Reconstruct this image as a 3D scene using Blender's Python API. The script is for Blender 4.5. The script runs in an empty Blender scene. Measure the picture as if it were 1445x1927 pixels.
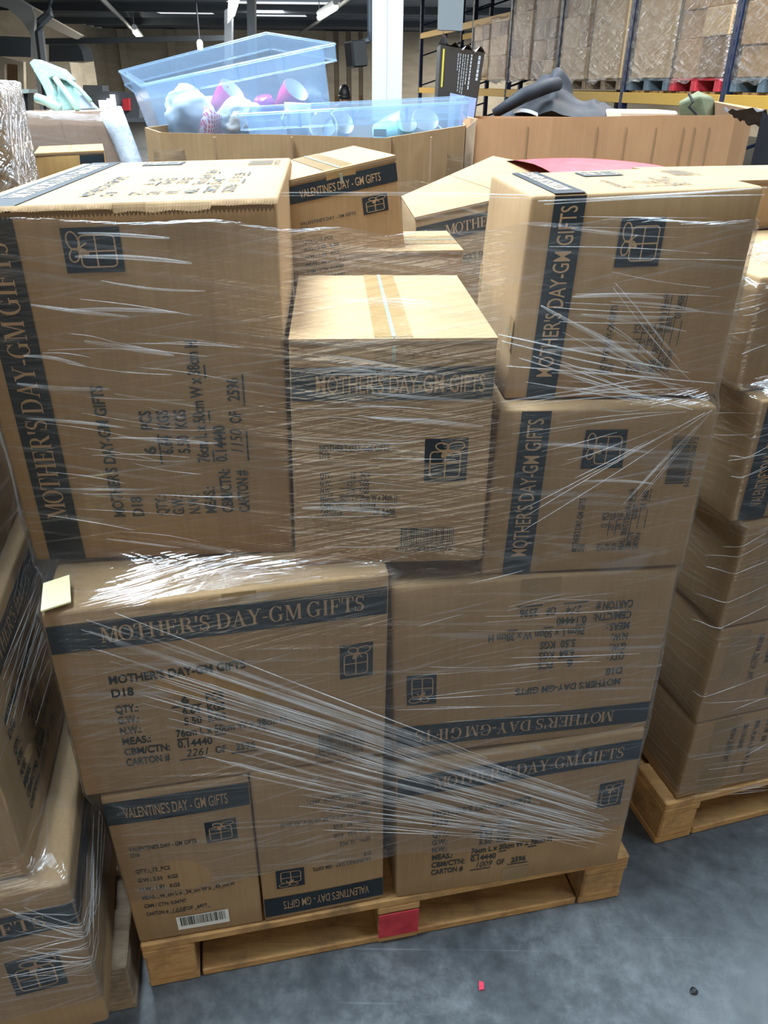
import bpy, math, random
from math import sin, cos, pi, radians, sqrt, atan2, hypot
from mathutils import Vector, Matrix
random.seed(7)
C = bpy.context.scene
COL = C.collection

# ------------------------------------------------------------------ camera
F_PX, PITCH, ROLL, CAM_H = 1440.2, radians(29.19), radians(0.655), 1.608
CX, CY = 722.5, 963.5
_F = Vector((0, cos(PITCH), -sin(PITCH)))
_R0 = Vector((1, 0, 0)); _U0 = _R0.cross(_F)
_R = _R0 * cos(ROLL) + _U0 * sin(ROLL)
_U = _U0 * cos(ROLL) - _R0 * sin(ROLL)
EYE = Vector((0, 0, CAM_H))
cam_data = bpy.data.cameras.new('camera')
cam = bpy.data.objects.new('camera', cam_data); COL.objects.link(cam)
cam_data.sensor_fit = 'VERTICAL'; cam_data.sensor_height = 24.0
cam_data.lens = F_PX / 1927 * 24.0
cam_data.clip_start = 0.02; cam_data.clip_end = 200
cam.matrix_world = Matrix(((_R.x, _U.x, -_F.x, EYE.x), (_R.y, _U.y, -_F.y, EYE.y), (_R.z, _U.z, -_F.z, EYE.z), (0, 0, 0, 1)))
C.camera = cam

# ------------------------------------------------------------------ light, exposure
C.view_settings.view_transform = 'Standard'; C.view_settings.look = 'None'
C.view_settings.exposure = 0.0; C.view_settings.gamma = 1.0
C.cycles.transparent_max_bounces = 24
C.cycles.max_bounces = 8
C.cycles.use_denoising = True
w = bpy.data.worlds.new('hall_ambient'); C.world = w; w.use_nodes = True
bg = w.node_tree.nodes['Background']
bg.inputs[0].default_value = (0.72, 0.86, 1.0, 1); bg.inputs[1].default_value = 0.12

def area(name, loc, rot, sx, sy, power, col):
    l = bpy.data.lights.new(name, 'AREA'); l.shape = 'RECTANGLE'; l.size = sx; l.size_y = sy
    l.energy = power; l.color = col
    o = bpy.data.objects.new(name, l); COL.objects.link(o); o.location = loc; o.rotation_euler = rot
    return o
area('skylight', (-1.5, 2.6, 5.6), (0, 0, 0), 1.6, 5.4, 1500, (0.72, 0.88, 1.0))
area('skylight', (3.4, 2.2, 5.6), (0, 0, 0), 1.4, 6.0, 420, (0.72, 0.88, 1.0))
area('skylight', (-4.2, 7.5, 5.6), (0, 0, 0), 1.4, 6.0, 300, (1.0, 0.99, 0.96))
area('skylight', (2.6, 6.2, 5.6), (0, 0, 0), 1.4, 5.0, 520, (1.0, 0.97, 0.92))
area('hall_fill', (-4.0, 24, 3.7), (0, 0, 0), 1.0, 16.0, 2000, (1.0, 0.96, 0.88))  # fill lights added under the roof to brighten the back of the hall
area('hall_fill', (5.0, 32, 3.7), (0, 0, 0), 1.0, 18.0, 2500, (1.0, 0.95, 0.86))
area('front_fill', (0.5, -5.4, 2.2), (radians(90), 0, radians(5)), 3.4, 3.6, 95, (1.0, 0.87, 0.64))  # fill light added behind the camera for the front faces

# ------------------------------------------------------------------ measuring
def ray(px, py): return _F * F_PX + _R * (px - CX) - _U * (py - CY)
def at_y(px, py, y): d = ray(px, py); return EYE + d * (y / d.y)
def at_z(px, py, z): d = ray(px, py); return EYE + d * ((z - CAM_H) / d.z)
def at_plane(px, py, p, n): d = ray(px, py); return EYE + d * ((p - EYE).dot(n) / d.dot(n))

# ------------------------------------------------------------------ mesh builder
class MB:
    def __init__(s): s.V = []; s.F = []; s.M = []; s.uv = None
    def add(s, vs, fs, m=0):
        b = len(s.V); s.V += [Vector(v) for v in vs]
        s.F += [tuple(b + i for i in f) for f in fs]; s.M += [m] * len(fs); return s
    def quad(s, a, b, c, d, m=0): return s.add([a, b, c, d], [(0, 1, 2, 3)], m)
    def box(s, x0, x1, y0, y1, z0, z1, m=0, T=None):
        vs = [Vector((x, y, z)) for z in (z0, z1) for x, y in ((x0, y0), (x1, y0), (x1, y1), (x0, y1))]
        if T: vs = [T(v) for v in vs]
        return s.hexa(vs, m)
    def hexa(s, vs, m=0):
        return s.add(vs, [(3, 2, 1, 0), (4, 5, 6, 7), (0, 1, 5, 4), (1, 2, 6, 5), (2, 3, 7, 6), (3, 0, 4, 7)], m)
    def bbox(s, x0, x1, y0, y1, z0, z1, b=0.004, m=0, T=None):          # box with chamfered edges
        xs, ys, zs = (x0, x1), (y0, y1), (z0, z1)
        P = {}; vs = []
        for i in (0, 1):
            for j in (0, 1):
                for k in (0, 1):
                    sx, sy, sz = (1, -1)[i], (1, -1)[j], (1, -1)[k]
                    for a in range(3):
                        v = Vector((xs[i], ys[j], zs[k]))
                        if a != 0: v.x += sx * b
                        if a != 1: v.y += sy * b
                        if a != 2: v.z += sz * b
                        P[i, j, k, a] = len(vs); vs.append(T(v) if T else v)
        fs = []
        for i in (0, 1):
            f = [P[i, j, k, 0] for j, k in ((0, 0), (1, 0), (1, 1), (0, 1))]; fs.append(f if i else f[::-1])
            f = [P[j, i, k, 1] for j, k in ((0, 0), (0, 1), (1, 1), (1, 0))]; fs.append(f if i else f[::-1])
            f = [P[j, k, i, 2] for j, k in ((0, 0), (1, 0), (1, 1), (0, 1))]; fs.append(f if i else f[::-1])
        for i in (0, 1):
            for j in (0, 1):
                fl = (i + j) % 2
                f = [P[i, j, 0, 0], P[i, j, 0, 1], P[i, j, 1, 1], P[i, j, 1, 0]]; fs.append(f if not fl else f[::-1])
                f = [P[i, 0, j, 0], P[i, 1, j, 0], P[i, 1, j, 2], P[i, 0, j, 2]]; fs.append(f)
                f = [P[0, i, j, 1], P[1, i, j, 1], P[1, i, j, 2], P[0, i, j, 2]]; fs.append(f)
                for k in (0, 1):
                    pass
        for i in (0, 1):
            for j in (0, 1):
                for k in (0, 1): fs.append([P[i, j, k, 0], P[i, j, k, 1], P[i, j, k, 2]])
        return s.add(vs, fs, m)
    def grid(s, fn, nu, nv, m=0, close_u=False):
        b = len(s.V); n = nu if close_u else nu + 1
        for j in range(nv + 1):
            for i in range(n): s.V.append(Vector(fn(i / nu, j / nv)))
        for j in range(nv):
            for i in range(nu):
                i2 = (i + 1) % n
                s.F.append((b + j * n + i, b + j * n + i2, b + (j + 1) * n + i2, b + (j + 1) * n + i)); s.M.append(m)
        return s
    def tube(s, pts, r, n=8, m=0, caps=True):
        pts = [Vector(p) for p in pts]; rs = r if isinstance(r, (list, tuple)) else [r] * len(pts)
        b = len(s.V); up = Vector((0.13, 0.29, 0.95))
        for i, p in enumerate(pts):
            d = (pts[min(i + 1, len(pts) - 1)] - pts[max(i - 1, 0)]).normalized()
            a = d.cross(up if abs(d.dot(up)) < .95 else Vector((1, 0, 0))).normalized(); c = d.cross(a)
            for k in range(n): s.V.append(p + (a * cos(2 * pi * k / n) + c * sin(2 * pi * k / n)) * rs[i])
        for i in range(len(pts) - 1):
            for k in range(n):
                k2 = (k + 1) % n
                s.F.append((b + i * n + k, b + i * n + k2, b + (i + 1) * n + k2, b + (i + 1) * n + k)); s.M.append(m)
        if caps:
            s.F.append(tuple(b + k for k in range(n))[::-1]); s.M.append(m)
            e = b + (len(pts) - 1) * n; s.F.append(tuple(e + k for k in range(n))); s.M.append(m)
        return s
    def lathe(s, prof, n=24, m=0, T=None):
        b = len(s.V)
        for r, z in prof:
            for k in range(n):
                v = Vector((r * cos(2 * pi * k / n), r * sin(2 * pi * k / n), z)); s.V.append(T(v) if T else v)
        for i in range(len(prof) - 1):
            for k in range(n):
                k2 = (k + 1) % n
                s.F.append((b + i * n + k, b + i * n + k2, b + (i + 1) * n + k2, b + (i + 1) * n + k)); s.M.append(m)
        return s
    def build(s, name, mats, parent=None, smooth=False, recalc=True):
        me = bpy.data.meshes.new(name)
        off = parent_loc(parent)
        me.from_pydata([v - off for v in s.V], [], s.F)
        for mt in (mats if isinstance(mats, (list, tuple)) else [mats]): me.materials.append(mt)
        for p, i in zip(me.polygons, s.M): p.material_index = i
        if smooth:
            for p in me.polygons: p.use_smooth = True
        if s.uv:
            ul = me.uv_layers.new(name='UVMap')
            for l in me.loops: ul.data[l.index].uv = s.uv[l.vertex_index]
        if recalc:
            import bmesh
            bm = bmesh.new(); bm.from_mesh(me); bmesh.ops.recalc_face_normals(bm, faces=bm.faces); bm.to_mesh(me); bm.free()
        me.update()
        o = bpy.data.objects.new(name, me); COL.objects.link(o)
        if parent: o.parent = parent
        return o
def parent_loc(p):
    v = Vector((0, 0, 0))
    while p: v = v + p.location; p = p.parent
    return v
def tag(o, label, cat, group=None, kind=None):
    o['label'] = label; o['category'] = cat
    if group: o['group'] = group
    if kind: o['kind'] = kind
    return o
def thing(name, label, cat, loc, group=None):
    o = bpy.data.objects.new(name, None); COL.objects.link(o); o.location = loc; o.empty_display_size = .05
    return tag(o, label, cat, group)
def struct(name, mb, mat, parent=None, smooth=False):
    o = mb.build(name, mat, parent, smooth)
    if not parent: o['kind'] = 'structure'
    return o

# ------------------------------------------------------------------ materials
def mat(name, col, rough=.6, metal=0, spec=.5, emit=None, estr=0, trans=0, alpha=1, coat=0):
    m = bpy.data.materials.new(name); m.use_nodes = True
    b = m.node_tree.nodes['Principled BSDF']
    b.inputs['Base Color'].default_value = (*col, 1); b.inputs['Roughness'].default_value = rough
    b.inputs['Metallic'].default_value = metal; b.inputs['Specular IOR Level'].default_value = spec
    b.inputs['Transmission Weight'].default_value = trans; b.inputs['Alpha'].default_value = alpha
    b.inputs['Coat Weight'].default_value = coat
    if emit: b.inputs['Emission Color'].default_value = (*emit, 1); b.inputs['Emission Strength'].default_value = estr
    return m
def N(m, t, **kw):
    n = m.node_tree.nodes.new(t)
    for k, v in kw.items():
        if k.startswith('_'): setattr(n, k[1:], v)
        else: n.inputs[k.replace('__', ' ')].default_value = v
    return n
def L(m, a, b): m.node_tree.links.new(a, b)
def ramp(m, fac, stops):
    r = N(m, 'ShaderNodeValToRGB'); e = r.color_ramp.elements
    while len(e) > len(stops): e.remove(e[-1])
    while len(e) < len(stops): e.new(.5)
    for el, (p, c) in zip(e, stops):
        el.position = p; el.color = (*c, 1) if isinstance(c, tuple) else (c, c, c, 1)
    L(m, fac, r.inputs[0]); return r
def bump(m, src, strength, dist=.01):
    b = N(m, 'ShaderNodeBump', Strength=strength, Distance=dist); L(m, src, b.inputs['Height'])
    L(m, b.outputs[0], m.node_tree.nodes['Principled BSDF'].inputs['Normal']); return b
def noisy(m, a, b, scale, detail=5, stretch=(1, 1, 1), lo=.35, hi=.65, bmp=0, coord='Object', rough=None):
    tc = N(m, 'ShaderNodeTexCoord'); mp = N(m, 'ShaderNodeMapping', Scale=stretch)
    L(m, tc.outputs[coord], mp.inputs[0])
    n = N(m, 'ShaderNodeTexNoise', Scale=scale, Detail=detail, Roughness=.6); L(m, mp.outputs[0], n.inputs['Vector'])
    r = ramp(m, n.outputs[0], [(lo, a), (hi, b)])
    L(m, r.outputs[0], m.node_tree.nodes['Principled BSDF'].inputs['Base Color'])
    if bmp: bump(m, n.outputs[0], bmp)
    if rough:
        rr = ramp(m, n.outputs[0], [(lo, rough[0]), (hi, rough[1])]); L(m, rr.outputs[0], m.node_tree.nodes['Principled BSDF'].inputs['Roughness'])
    return m
def cardboard(name, a, b, rough=.75):
    m = mat(name, a, rough, spec=.3)
    tc = N(m, 'ShaderNodeTexCoord')
    n1 = N(m, 'ShaderNodeTexNoise', Scale=5.0, Detail=6, Roughness=.65); L(m, tc.outputs['Object'], n1.inputs['Vector'])
    mp = N(m, 'ShaderNodeMapping', Scale=(1, 1, .04)); L(m, tc.outputs['Object'], mp.inputs[0])
    n2 = N(m, 'ShaderNodeTexNoise', Scale=130.0, Detail=2); L(m, mp.outputs[0], n2.inputs['Vector'])
    mx = N(m, 'ShaderNodeMix', _data_type='FLOAT', Factor=.35); L(m, n1.outputs[0], mx.inputs[2]); L(m, n2.outputs[0], mx.inputs[3])
    r = ramp(m, mx.outputs[0], [(.35, a), (.65, b)])
    L(m, r.outputs[0], m.node_tree.nodes['Principled BSDF'].inputs['Base Color'])
    bump(m, mx.outputs[0], .12, .004)
    return m
KRAFT = cardboard('kraft_cardboard', (.275, .172, .084), (.36, .230, .118))
KRAFT_PALE = cardboard('pale_kraft_cardboard', (.56, .43, .30), (.64, .50, .36))
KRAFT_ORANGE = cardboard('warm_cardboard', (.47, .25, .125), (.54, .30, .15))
KRAFT_DARK = cardboard('inner_cardboard', (.26, .16, .09), (.32, .20, .12))
CORRUGATED = mat('corrugated_edge', (.20, .13, .075), .9)
LETTER_GAP = mat('kraft_letters', (.38, .24, .13), .75)
NAVY = noisy(mat('navy_ink', (.008, .015, .024), .55, spec=.35), (.006, .012, .020), (.014, .024, .032), 14)
INK = mat('black_green_ink', (.022, .030, .030), .6)
INK_GREY = mat('faded_grey_ink', (.10, .115, .12), .6)
BARWHITE = mat('label_paper', (.75, .74, .70), .6)
TAPE = noisy(mat('brown_packing_tape', (.27, .17, .07), .22, spec=.5), (.23, .145, .06), (.30, .19, .085), 9, bmp=.08)
SEAM = mat('tape_seam', (.22, .24, .19), .3)
NOTE = mat('cream_card', (.82, .77, .42), .5)
WHITE_P = mat('white_paint', (.46, .50, .55), .5)
BLACK = mat('black_plastic', (.012, .013, .016), .45)
GREY_STEEL = mat('grey_painted_steel', (.25, .28, .31), .5)
def wood(name, a, b, c, rough=.75):
    m = mat(name, a, rough, spec=.3)
    tc = N(m, 'ShaderNodeTexCoord'); mp = N(m, 'ShaderNodeMapping', Scale=(2.5, 26, 26), Rotation=(0, 0, -radians(11.9)))
    L(m, tc.outputs['Object'], mp.inputs[0])
    n = N(m, 'ShaderNodeTexNoise', Scale=2.2, Detail=5, Distortion=.6); L(m, mp.outputs[0], n.inputs['Vector'])
    r = ramp(m, n.outputs[0], [(.3, a), (.55, b), (.75, a)])
    n2 = N(m, 'ShaderNodeTexNoise', Scale=9.0, Detail=6, Roughness=.7); L(m, tc.outputs['Object'], n2.inputs['Vector'])
    r2 = ramp(m, n2.outputs[0], [(.47, 0.0), (.70, .8)])
    mx = N(m, 'ShaderNodeMix', _data_type='RGBA'); L(m, r2.outputs[0], mx.inputs[0]); L(m, r.outputs[0], mx.inputs[6]); mx.inputs[7].default_value = (*c, 1)
    L(m, mx.outputs[2], m.node_tree.nodes['Principled BSDF'].inputs['Base Color'])
    bump(m, n.outputs[0], .3, .004); return m
WOOD = wood('pine_wood', (.38, .20, .075), (.52, .30, .12), (.13, .08, .045))
WOOD_OLD = wood('weathered_wood', (.20, .14, .09), (.30, .22, .15), (.07, .05, .035))
RED_PAINT = noisy(mat('red_paint', (.45, .02, .04), .6), (.38, .018, .03), (.55, .04, .06), 30)

def film_mat(name, haze=.022, streak=.20, tint=(.95, .95, .94), su=2.0, sv=75.0, slant=.12, gl=.05, rough=.10, bmp=.28, thr=.55, flow=6.0):
    m = bpy.data.materials.new(name); m.use_nodes = True; nt = m.node_tree; nt.nodes.clear()
    out = N(m, 'ShaderNodeOutputMaterial')
    uv = N(m, 'ShaderNodeUVMap')
    def streaks(a, b, sl, detail, dist, off):
        mp = N(m, 'ShaderNodeMapping', Rotation=(0, 0, sl), Location=off); L(m, uv.outputs[0], mp.inputs[0])
        mp2 = N(m, 'ShaderNodeMapping', Scale=(a, b, 1)); L(m, mp.outputs[0], mp2.inputs[0])
        n = N(m, 'ShaderNodeTexNoise', Scale=1.0, Detail=detail, Distortion=dist, Roughness=.55); L(m, mp2.outputs[0], n.inputs['Vector']); return n
    n1 = streaks(su, sv, slant, 3, .25, (0, 0, 0)); n2 = streaks(su * 1.7, sv * 1.9, -slant * 1.4, 3, .3, (3.1, 1.7, 0))
    patch = N(m, 'ShaderNodeTexNoise', Scale=flow, Detail=3); L(m, uv.outputs[0], patch.inputs['Vector'])
    s1 = ramp(m, n1.outputs[0], [(thr, 0.0), (thr + .10, .5), (thr + .22, 1.0)])
    s2 = ramp(m, n2.outputs[0], [(thr + .02, 0.0), (thr + .2, 1.0)])
    pr = ramp(m, patch.outputs[0], [(.36, .3), (.66, 1.0)])
    mx = N(m, 'ShaderNodeMath', _operation='MAXIMUM'); L(m, s1.outputs[0], mx.inputs[0]); L(m, s2.outputs[0], mx.inputs[1])
    st = N(m, 'ShaderNodeMath', _operation='MULTIPLY'); L(m, mx.outputs[0], st.inputs[0]); L(m, pr.outputs[0], st.inputs[1])
    add = N(m, 'ShaderNodeMath', _operation='ADD'); L(m, n1.outputs[0], add.inputs[0]); L(m, n2.outputs[0], add.inputs[1])
    bp = N(m, 'ShaderNodeBump', Strength=bmp, Distance=.02); L(m, add.outputs[0], bp.inputs['Height'])
    tr = N(m, 'ShaderNodeBsdfTransparent'); tr.inputs[0].default_value = (*tint, 1)
    di = N(m, 'ShaderNodeBsdfDiffuse'); di.inputs[0].default_value = (.86, .88, .90, 1); L(m, bp.outputs[0], di.inputs['Normal'])
    tl = N(m, 'ShaderNodeBsdfTranslucent'); tl.inputs[0].default_value = (.86, .88, .90, 1)
    dm = N(m, 'ShaderNodeMixShader', Fac=.35); L(m, di.outputs[0], dm.inputs[1]); L(m, tl.outputs[0], dm.inputs[2])
    f1 = N(m, 'ShaderNodeMath', _operation='MULTIPLY_ADD'); L(m, st.outputs[0], f1.inputs[0]); f1.inputs[1].default_value = streak; f1.inputs[2].default_value = haze  # whitish creases; this white also paints the skylight highlights along the streaks
    m1 = N(m, 'ShaderNodeMixShader'); L(m, f1.outputs[0], m1.inputs[0]); L(m, tr.outputs[0], m1.inputs[1]); L(m, dm.outputs[0], m1.inputs[2])
    gs = N(m, 'ShaderNodeBsdfGlossy', Roughness=rough); gs.inputs[0].default_value = (.95, .97, 1, 1); L(m, bp.outputs[0], gs.inputs['Normal'])
    lw = N(m, 'ShaderNodeLayerWeight', Blend=.22)
    f2 = N(m, 'ShaderNodeMath', _operation='MULTIPLY_ADD'); L(m, lw.outputs['Fresnel'], f2.inputs[0]); f2.inputs[1].default_value = .45; f2.inputs[2].default_value = gl
    f3 = N(m, 'ShaderNodeMath', _operation='MULTIPLY_ADD'); L(m, st.outputs[0], f3.inputs[0]); f3.inputs[1].default_value = .22; L(m, f2.outputs[0], f3.inputs[2])
    m2 = N(m, 'ShaderNodeMixShader'); L(m, f3.outputs[0], m2.inputs[0]); L(m, m1.outputs[0], m2.inputs[1]); L(m, gs.outputs[0], m2.inputs[2])
    L(m, m2.outputs[0], out.inputs[0]); return m
FILM = film_mat('stretch_film')
FILM_HEAVY = film_mat('crumpled_stretch_film', haze=.06, streak=.75, su=9, sv=42, slant=.6, gl=.22, thr=.48, bmp=1.0, rough=.12)
FILM_RACK = film_mat('rack_stretch_film', haze=.03, streak=.34, su=4, sv=18, slant=.35, gl=.10, rough=.2, thr=.52, bmp=.8, flow=3)
def strand_mat(name, tr_fac):
    m = bpy.data.materials.new(name); m.use_nodes = True; nt = m.node_tree; nt.nodes.clear()
    out = N(m, 'ShaderNodeOutputMaterial'); tr = N(m, 'ShaderNodeBsdfTransparent')
    pb = N(m, 'ShaderNodeBsdfPrincipled', Roughness=.22); pb.inputs['Base Color'].default_value = (.86, .87, .88, 1); pb.inputs['Specular IOR Level'].default_value = .9  # pale base colour also carries the highlight along each pleat
    tc = N(m, 'ShaderNodeTexCoord'); n = N(m, 'ShaderNodeTexNoise', Scale=9.0, Detail=4); L(m, tc.outputs['Object'], n.inputs['Vector'])
    r = ramp(m, n.outputs[0], [(.38, tr_fac * .25), (.66, min(1, tr_fac * 1.5))])
    mx = N(m, 'ShaderNodeMixShader'); L(m, r.outputs[0], mx.inputs[0]); L(m, tr.outputs[0], mx.inputs[1]); L(m, pb.outputs[0], mx.inputs[2])
    L(m, mx.outputs[0], out.inputs[0]); return m
STRAND = strand_mat('film_pleat', .36)
STRAND_WIDE = strand_mat('film_fold', .11)

# ------------------------------------------------------------------ printing on cartons (flat 2D layouts laid on a carton face)
_tx = {}
def text2d(s, bold=0.0):
    k = (s, bold)
    if k not in _tx:
        cu = bpy.data.curves.new('lettering', 'FONT'); cu.body = s; cu.offset = bold; cu.resolution_u = 3
        o = bpy.data.objects.new('lettering', cu); COL.objects.link(o)
        dg = bpy.context.evaluated_depsgraph_get()
        me = bpy.data.meshes.new_from_object(o.evaluated_get(dg))
        _tx[k] = ([(v.co.x, v.co.y) for v in me.vertices], [tuple(p.vertices) for p in me.polygons])
        bpy.data.objects.remove(o); bpy.data.curves.remove(cu); bpy.data.meshes.remove(me)
    return _tx[k]
_H = text2d('H'); CAP = max(v[1] for v in _H[0]) - min(v[1] for v in _H[0])

def _arc(cx, cy, rx, ry, tx, ty, a0, a1, n=14):                 # ring piece, thick at the sides (tx), thin top and bottom (ty)
    vs, fs = [], []
    for i in range(n + 1):
        a = radians(a0 + (a1 - a0) * i / n)
        vs += [(cx + rx * cos(a), cy + ry * sin(a)), (cx + (rx - tx) * cos(a), cy + (ry - ty) * sin(a))]
    for i in range(n): fs.append((2 * i, 2 * i + 2, 2 * i + 3, 2 * i + 1))
    return vs, fs
def _r(x0, x1, y0, y1): return [(x0, y0), (x1, y0), (x1, y1), (x0, y1)], [(0, 1, 2, 3)]
def _q(*p): return list(p), [(0, 1, 2, 3)]
T_, S_ = .155, .05
def _ser(x, y, wd=.30): return _r(x - wd / 2, x + wd / 2, y, y + S_) if y < .5 else _r(x - wd / 2, x + wd / 2, y - S_, y)
SERIF = {
 'M': (1.02, [_r(.12, .17, 0, 1), _r(.80, .96, 0, 1), _q((.10, 1), (.30, 1), (.56, .12), (.48, .0)), _q((.48, 0), (.53, 0), (.86, 1), (.80, 1)), _ser(.145, 0, .26), _ser(.15, 1, .26), _ser(.88, 0, .30), _ser(.90, 1, .22)]),
 'O': (.88, [_arc(.42, .5, .42, .52, .15, .05, 0, 360, 28)]),
 'T': (.80, [_r(.31, .31 + T_, 0, 1), _r(.02, .75, .95, 1), _ser(.39, 0, .32), _q((.02, .72), (.06, .72), (.12, 1), (.02, 1)), _q((.71, .72), (.75, .72), (.75, 1), (.65, 1))]),
 'H': (.94, [_r(.11, .11 + T_, 0, 1), _r(.66, .66 + T_, 0, 1), _r(.2, .7, .48, .53), _ser(.19, 0), _ser(.19, 1), _ser(.74, 0), _ser(.74, 1)]),
 'E': (.80, [_r(.11, .11 + T_, 0, 1), _r(.03, .68, .95, 1), _r(.03, .70, 0, .05), _r(.2, .52, .48, .53), _r(.47, .52, .38, .64), _q((.64, .74), (.68, .74), (.68, 1), (.58, 1)), _q((.66, .28), (.70, .28), (.70, 0), (.58, 0))]),
 'R': (.90, [_r(.11, .11 + T_, 0, 1), _ser(.19, 0), _r(.03, .42, .95, 1), _r(.2, .45, .47, .52), _arc(.42, .735, .27, .265, .15, .05, -90, 90), _q((.36, .5), (.52, .5), (.86, 0), (.67, 0)), _r(.67, .88, 0, .05)]),
 "'": (.26, [_q((.07, .62), (.14, .62), (.2, 1), (.03, 1))]),
 'S': (.66, [_arc(.31, .74, .25, .27, .12, .055, 40, 250, 16), _arc(.31, .25, .28, .27, .13, .055, -140, 75, 16), _q((.17, .62), (.26, .46), (.5, .40), (.40, .56)), _r(.52, .56, .68, 1), _r(.04, .08, 0, .32)]),
 'D': (.92, [_r(.11, .11 + T_, 0, 1), _r(.03, .45, .95, 1), _r(.03, .45, 0, .05), _arc(.42, .5, .44, .5, .16, .05, -90, 90, 18)]),
 'A': (.90, [_q((.10, 0), (.16, 0), (.45, .92), (.42, 1)), _q((.60, 0), (.78, 0), (.48, 1), (.38, 1)), _r(.24, .62, .32, .37), _ser(.13, 0, .25), _ser(.70, 0, .30)]),
 'Y': (.88, [_r(.36, .36 + T_, 0, .5), _q((.10, 1), (.28, 1), (.515, .45), (.36, .45)), _q((.44, .45), (.50, .45), (.76, 1), (.69, 1)), _ser(.44, 0, .32), _ser(.18, 1, .3), _ser(.74, 1, .24)]),
 '-': (.42, [_r(.05, .35, .33, .42)]),
 'G': (.94, [_arc(.44, .5, .42, .52, .155, .05, 42, 318, 22), _r(.62, .62 + T_, .04, .42), _r(.55, .88, .40, .45), _r(.70, .745, .70, 1)]),
 'I': (.44, [_r(.13, .13 + T_, 0, 1), _ser(.21, 0), _ser(.21, 1)]),
 'F': (.74, [_r(.11, .11 + T_, 0, 1), _r(.03, .66, .95, 1), _ser(.19, 0, .32), _r(.2, .50, .47, .52), _r(.45, .50, .37, .63), _q((.62, .72), (.66, .72), (.66, 1), (.56, 1))]),
 ' ': (.30, []),
}
class Lay:                                                   # 2D printing, units metres, origin bottom left of the printed face
    def __init__(s, W, H): s.W, s.H = W, H; s.parts = {}
    def put(s, part, vs, fs, m=0, lev=1): s.parts.setdefault(part, []).append((vs, fs, m, lev))
    def rect(s, part, x0, x1, y0, y1, m=0, lev=1, nx=None, ny=None):
        nx = nx or max(1, int((x1 - x0) / .012)); ny = ny or max(1, int((y1 - y0) / .012))
        vs = [(x0 + (x1 - x0) * i / nx, y0 + (y1 - y0) * j / ny) for j in range(ny + 1) for i in range(nx + 1)]
        fs = [(j * (nx + 1) + i, j * (nx + 1) + i + 1, (j + 1) * (nx + 1) + i + 1, (j + 1) * (nx + 1) + i) for j in range(ny) for i in range(nx)]
        s.put(part, vs, fs, m, lev)
    def text(s, part, t, x, y, cap, bold=.02, wid=1.0, m=0, lev=1, end=None, shear=0):
        vs, fs = text2d(t, bold); k = cap / CAP
        if not vs: return x
        if end is not None: wid = (end - x) / ((max(v[0] for v in vs) - min(v[0] for v in vs)) * k)
        s.put(part, [(x + (vx + shear * vy) * k * wid, y + vy * k) for vx, vy in vs], fs, m, lev)
        return x + max(v[0] for v in vs) * k * wid
    def serif(s, part, t, x0, x1, y, cap, m=1, lev=2):
        tot = sum(SERIF[c][0] for c in t); k = (x1 - x0) / tot; x = x0
        for c in t:
            adv, shp = SERIF[c]
            for vs, fs in shp: s.put(part, [(x + vx * k, y + vy * cap) for vx, vy in vs], fs, m, lev)
            x += adv * k
    def line(s, part, pts, wd, m=1, lev=2):
        for a, b in zip(pts, pts[1:]):
            dx, dy = b[0] - a[0], b[1] - a[1]; l = hypot(dx, dy) or 1; nx, ny = -dy / l * wd / 2, dx / l * wd / 2; ex, ey = dx / l * wd * .3, dy / l * wd * .3
            s.put(part, [(a[0] + nx - ex, a[1] + ny - ey), (a[0] - nx - ex, a[1] - ny - ey), (b[0] - nx + ex, b[1] - ny + ey), (b[0] + nx + ex, b[1] + ny + ey)], [(0, 1, 2, 3)], m, lev)
    def emblem(s, x0, x1, y0, y1):
        p = 'gift_emblem'; s.rect(p, x0, x1, y0, y1)
        W, H = x1 - x0, y1 - y0; X = lambda a: x0 + a * W; Y = lambda b: y0 + b * H; wd = .03 * (W + H) / 2
        rr = []
        for cx, cy, a0 in ((.74, .62, 0), (.22, .62, 90), (.22, .20, 180), (.74, .20, 270)):
            for i in range(6):
                a = radians(a0 + 18 * i); rr.append((X(cx + .09 * cos(a)), Y(cy + .09 * sin(a))))
        s.line(p, rr + rr[:1], wd)
        s.line(p, [(X(.48), Y(.71)), (X(.48), Y(.11))], wd); s.line(p, [(X(.13), Y(.44)), (X(.83), Y(.44))], wd)
        for cx, cy, rx, ry, rot in ((.40, .82, .15, .085, -.15), (.72, .82, .20, .10, .12), (.47, .66, .10, .05, .9)):
            q = [(cx + rx * cos(t * pi / 8) * cos(rot) - ry * sin(t * pi / 8) * sin(rot), cy + rx * cos(t * pi / 8) * sin(rot) + ry * sin(t * pi / 8) * cos(rot)) for t in range(17)]
            s.line(p, [(X(a), Y(b)) for a, b in q], wd)
        s.line(p, [(X(.53), Y(.76)), (X(.40), Y(.58)), (X(.46), Y(.60)), (X(.53), Y(.76)), (X(.66), Y(.60))], wd)
    def barcode(s, x0, x1, y0, y1, digits=None, part='barcode', m=0, label=False):
        if label: s.rect(part, x0, x1, y0, y1, 2, 1); mx = (x1 - x0) * .07; x0 += mx; x1 -= mx; y0 += (y1 - y0) * .1; y1 -= (y1 - y0) * .06
        rnd = random.Random(5); yb = y0 + (y1 - y0) * (.22 if digits or label else 0); x = x0; u = (x1 - x0) / 95
        while x < x1:
            wd = u * rnd.choice((1, 1, 2, 2, 3)); s.rect(part, x, min(x + wd, x1), yb, y1, m, 2, 1, 3); x += wd + u * rnd.choice((1, 1, 2, 2))
        if digits: s.text(part, digits, x0 - (x1 - x0) * .10, y0, (y1 - y0) * .17, .005, end=x1 - (x1 - x0) * .02, m=m, lev=2)
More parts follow.
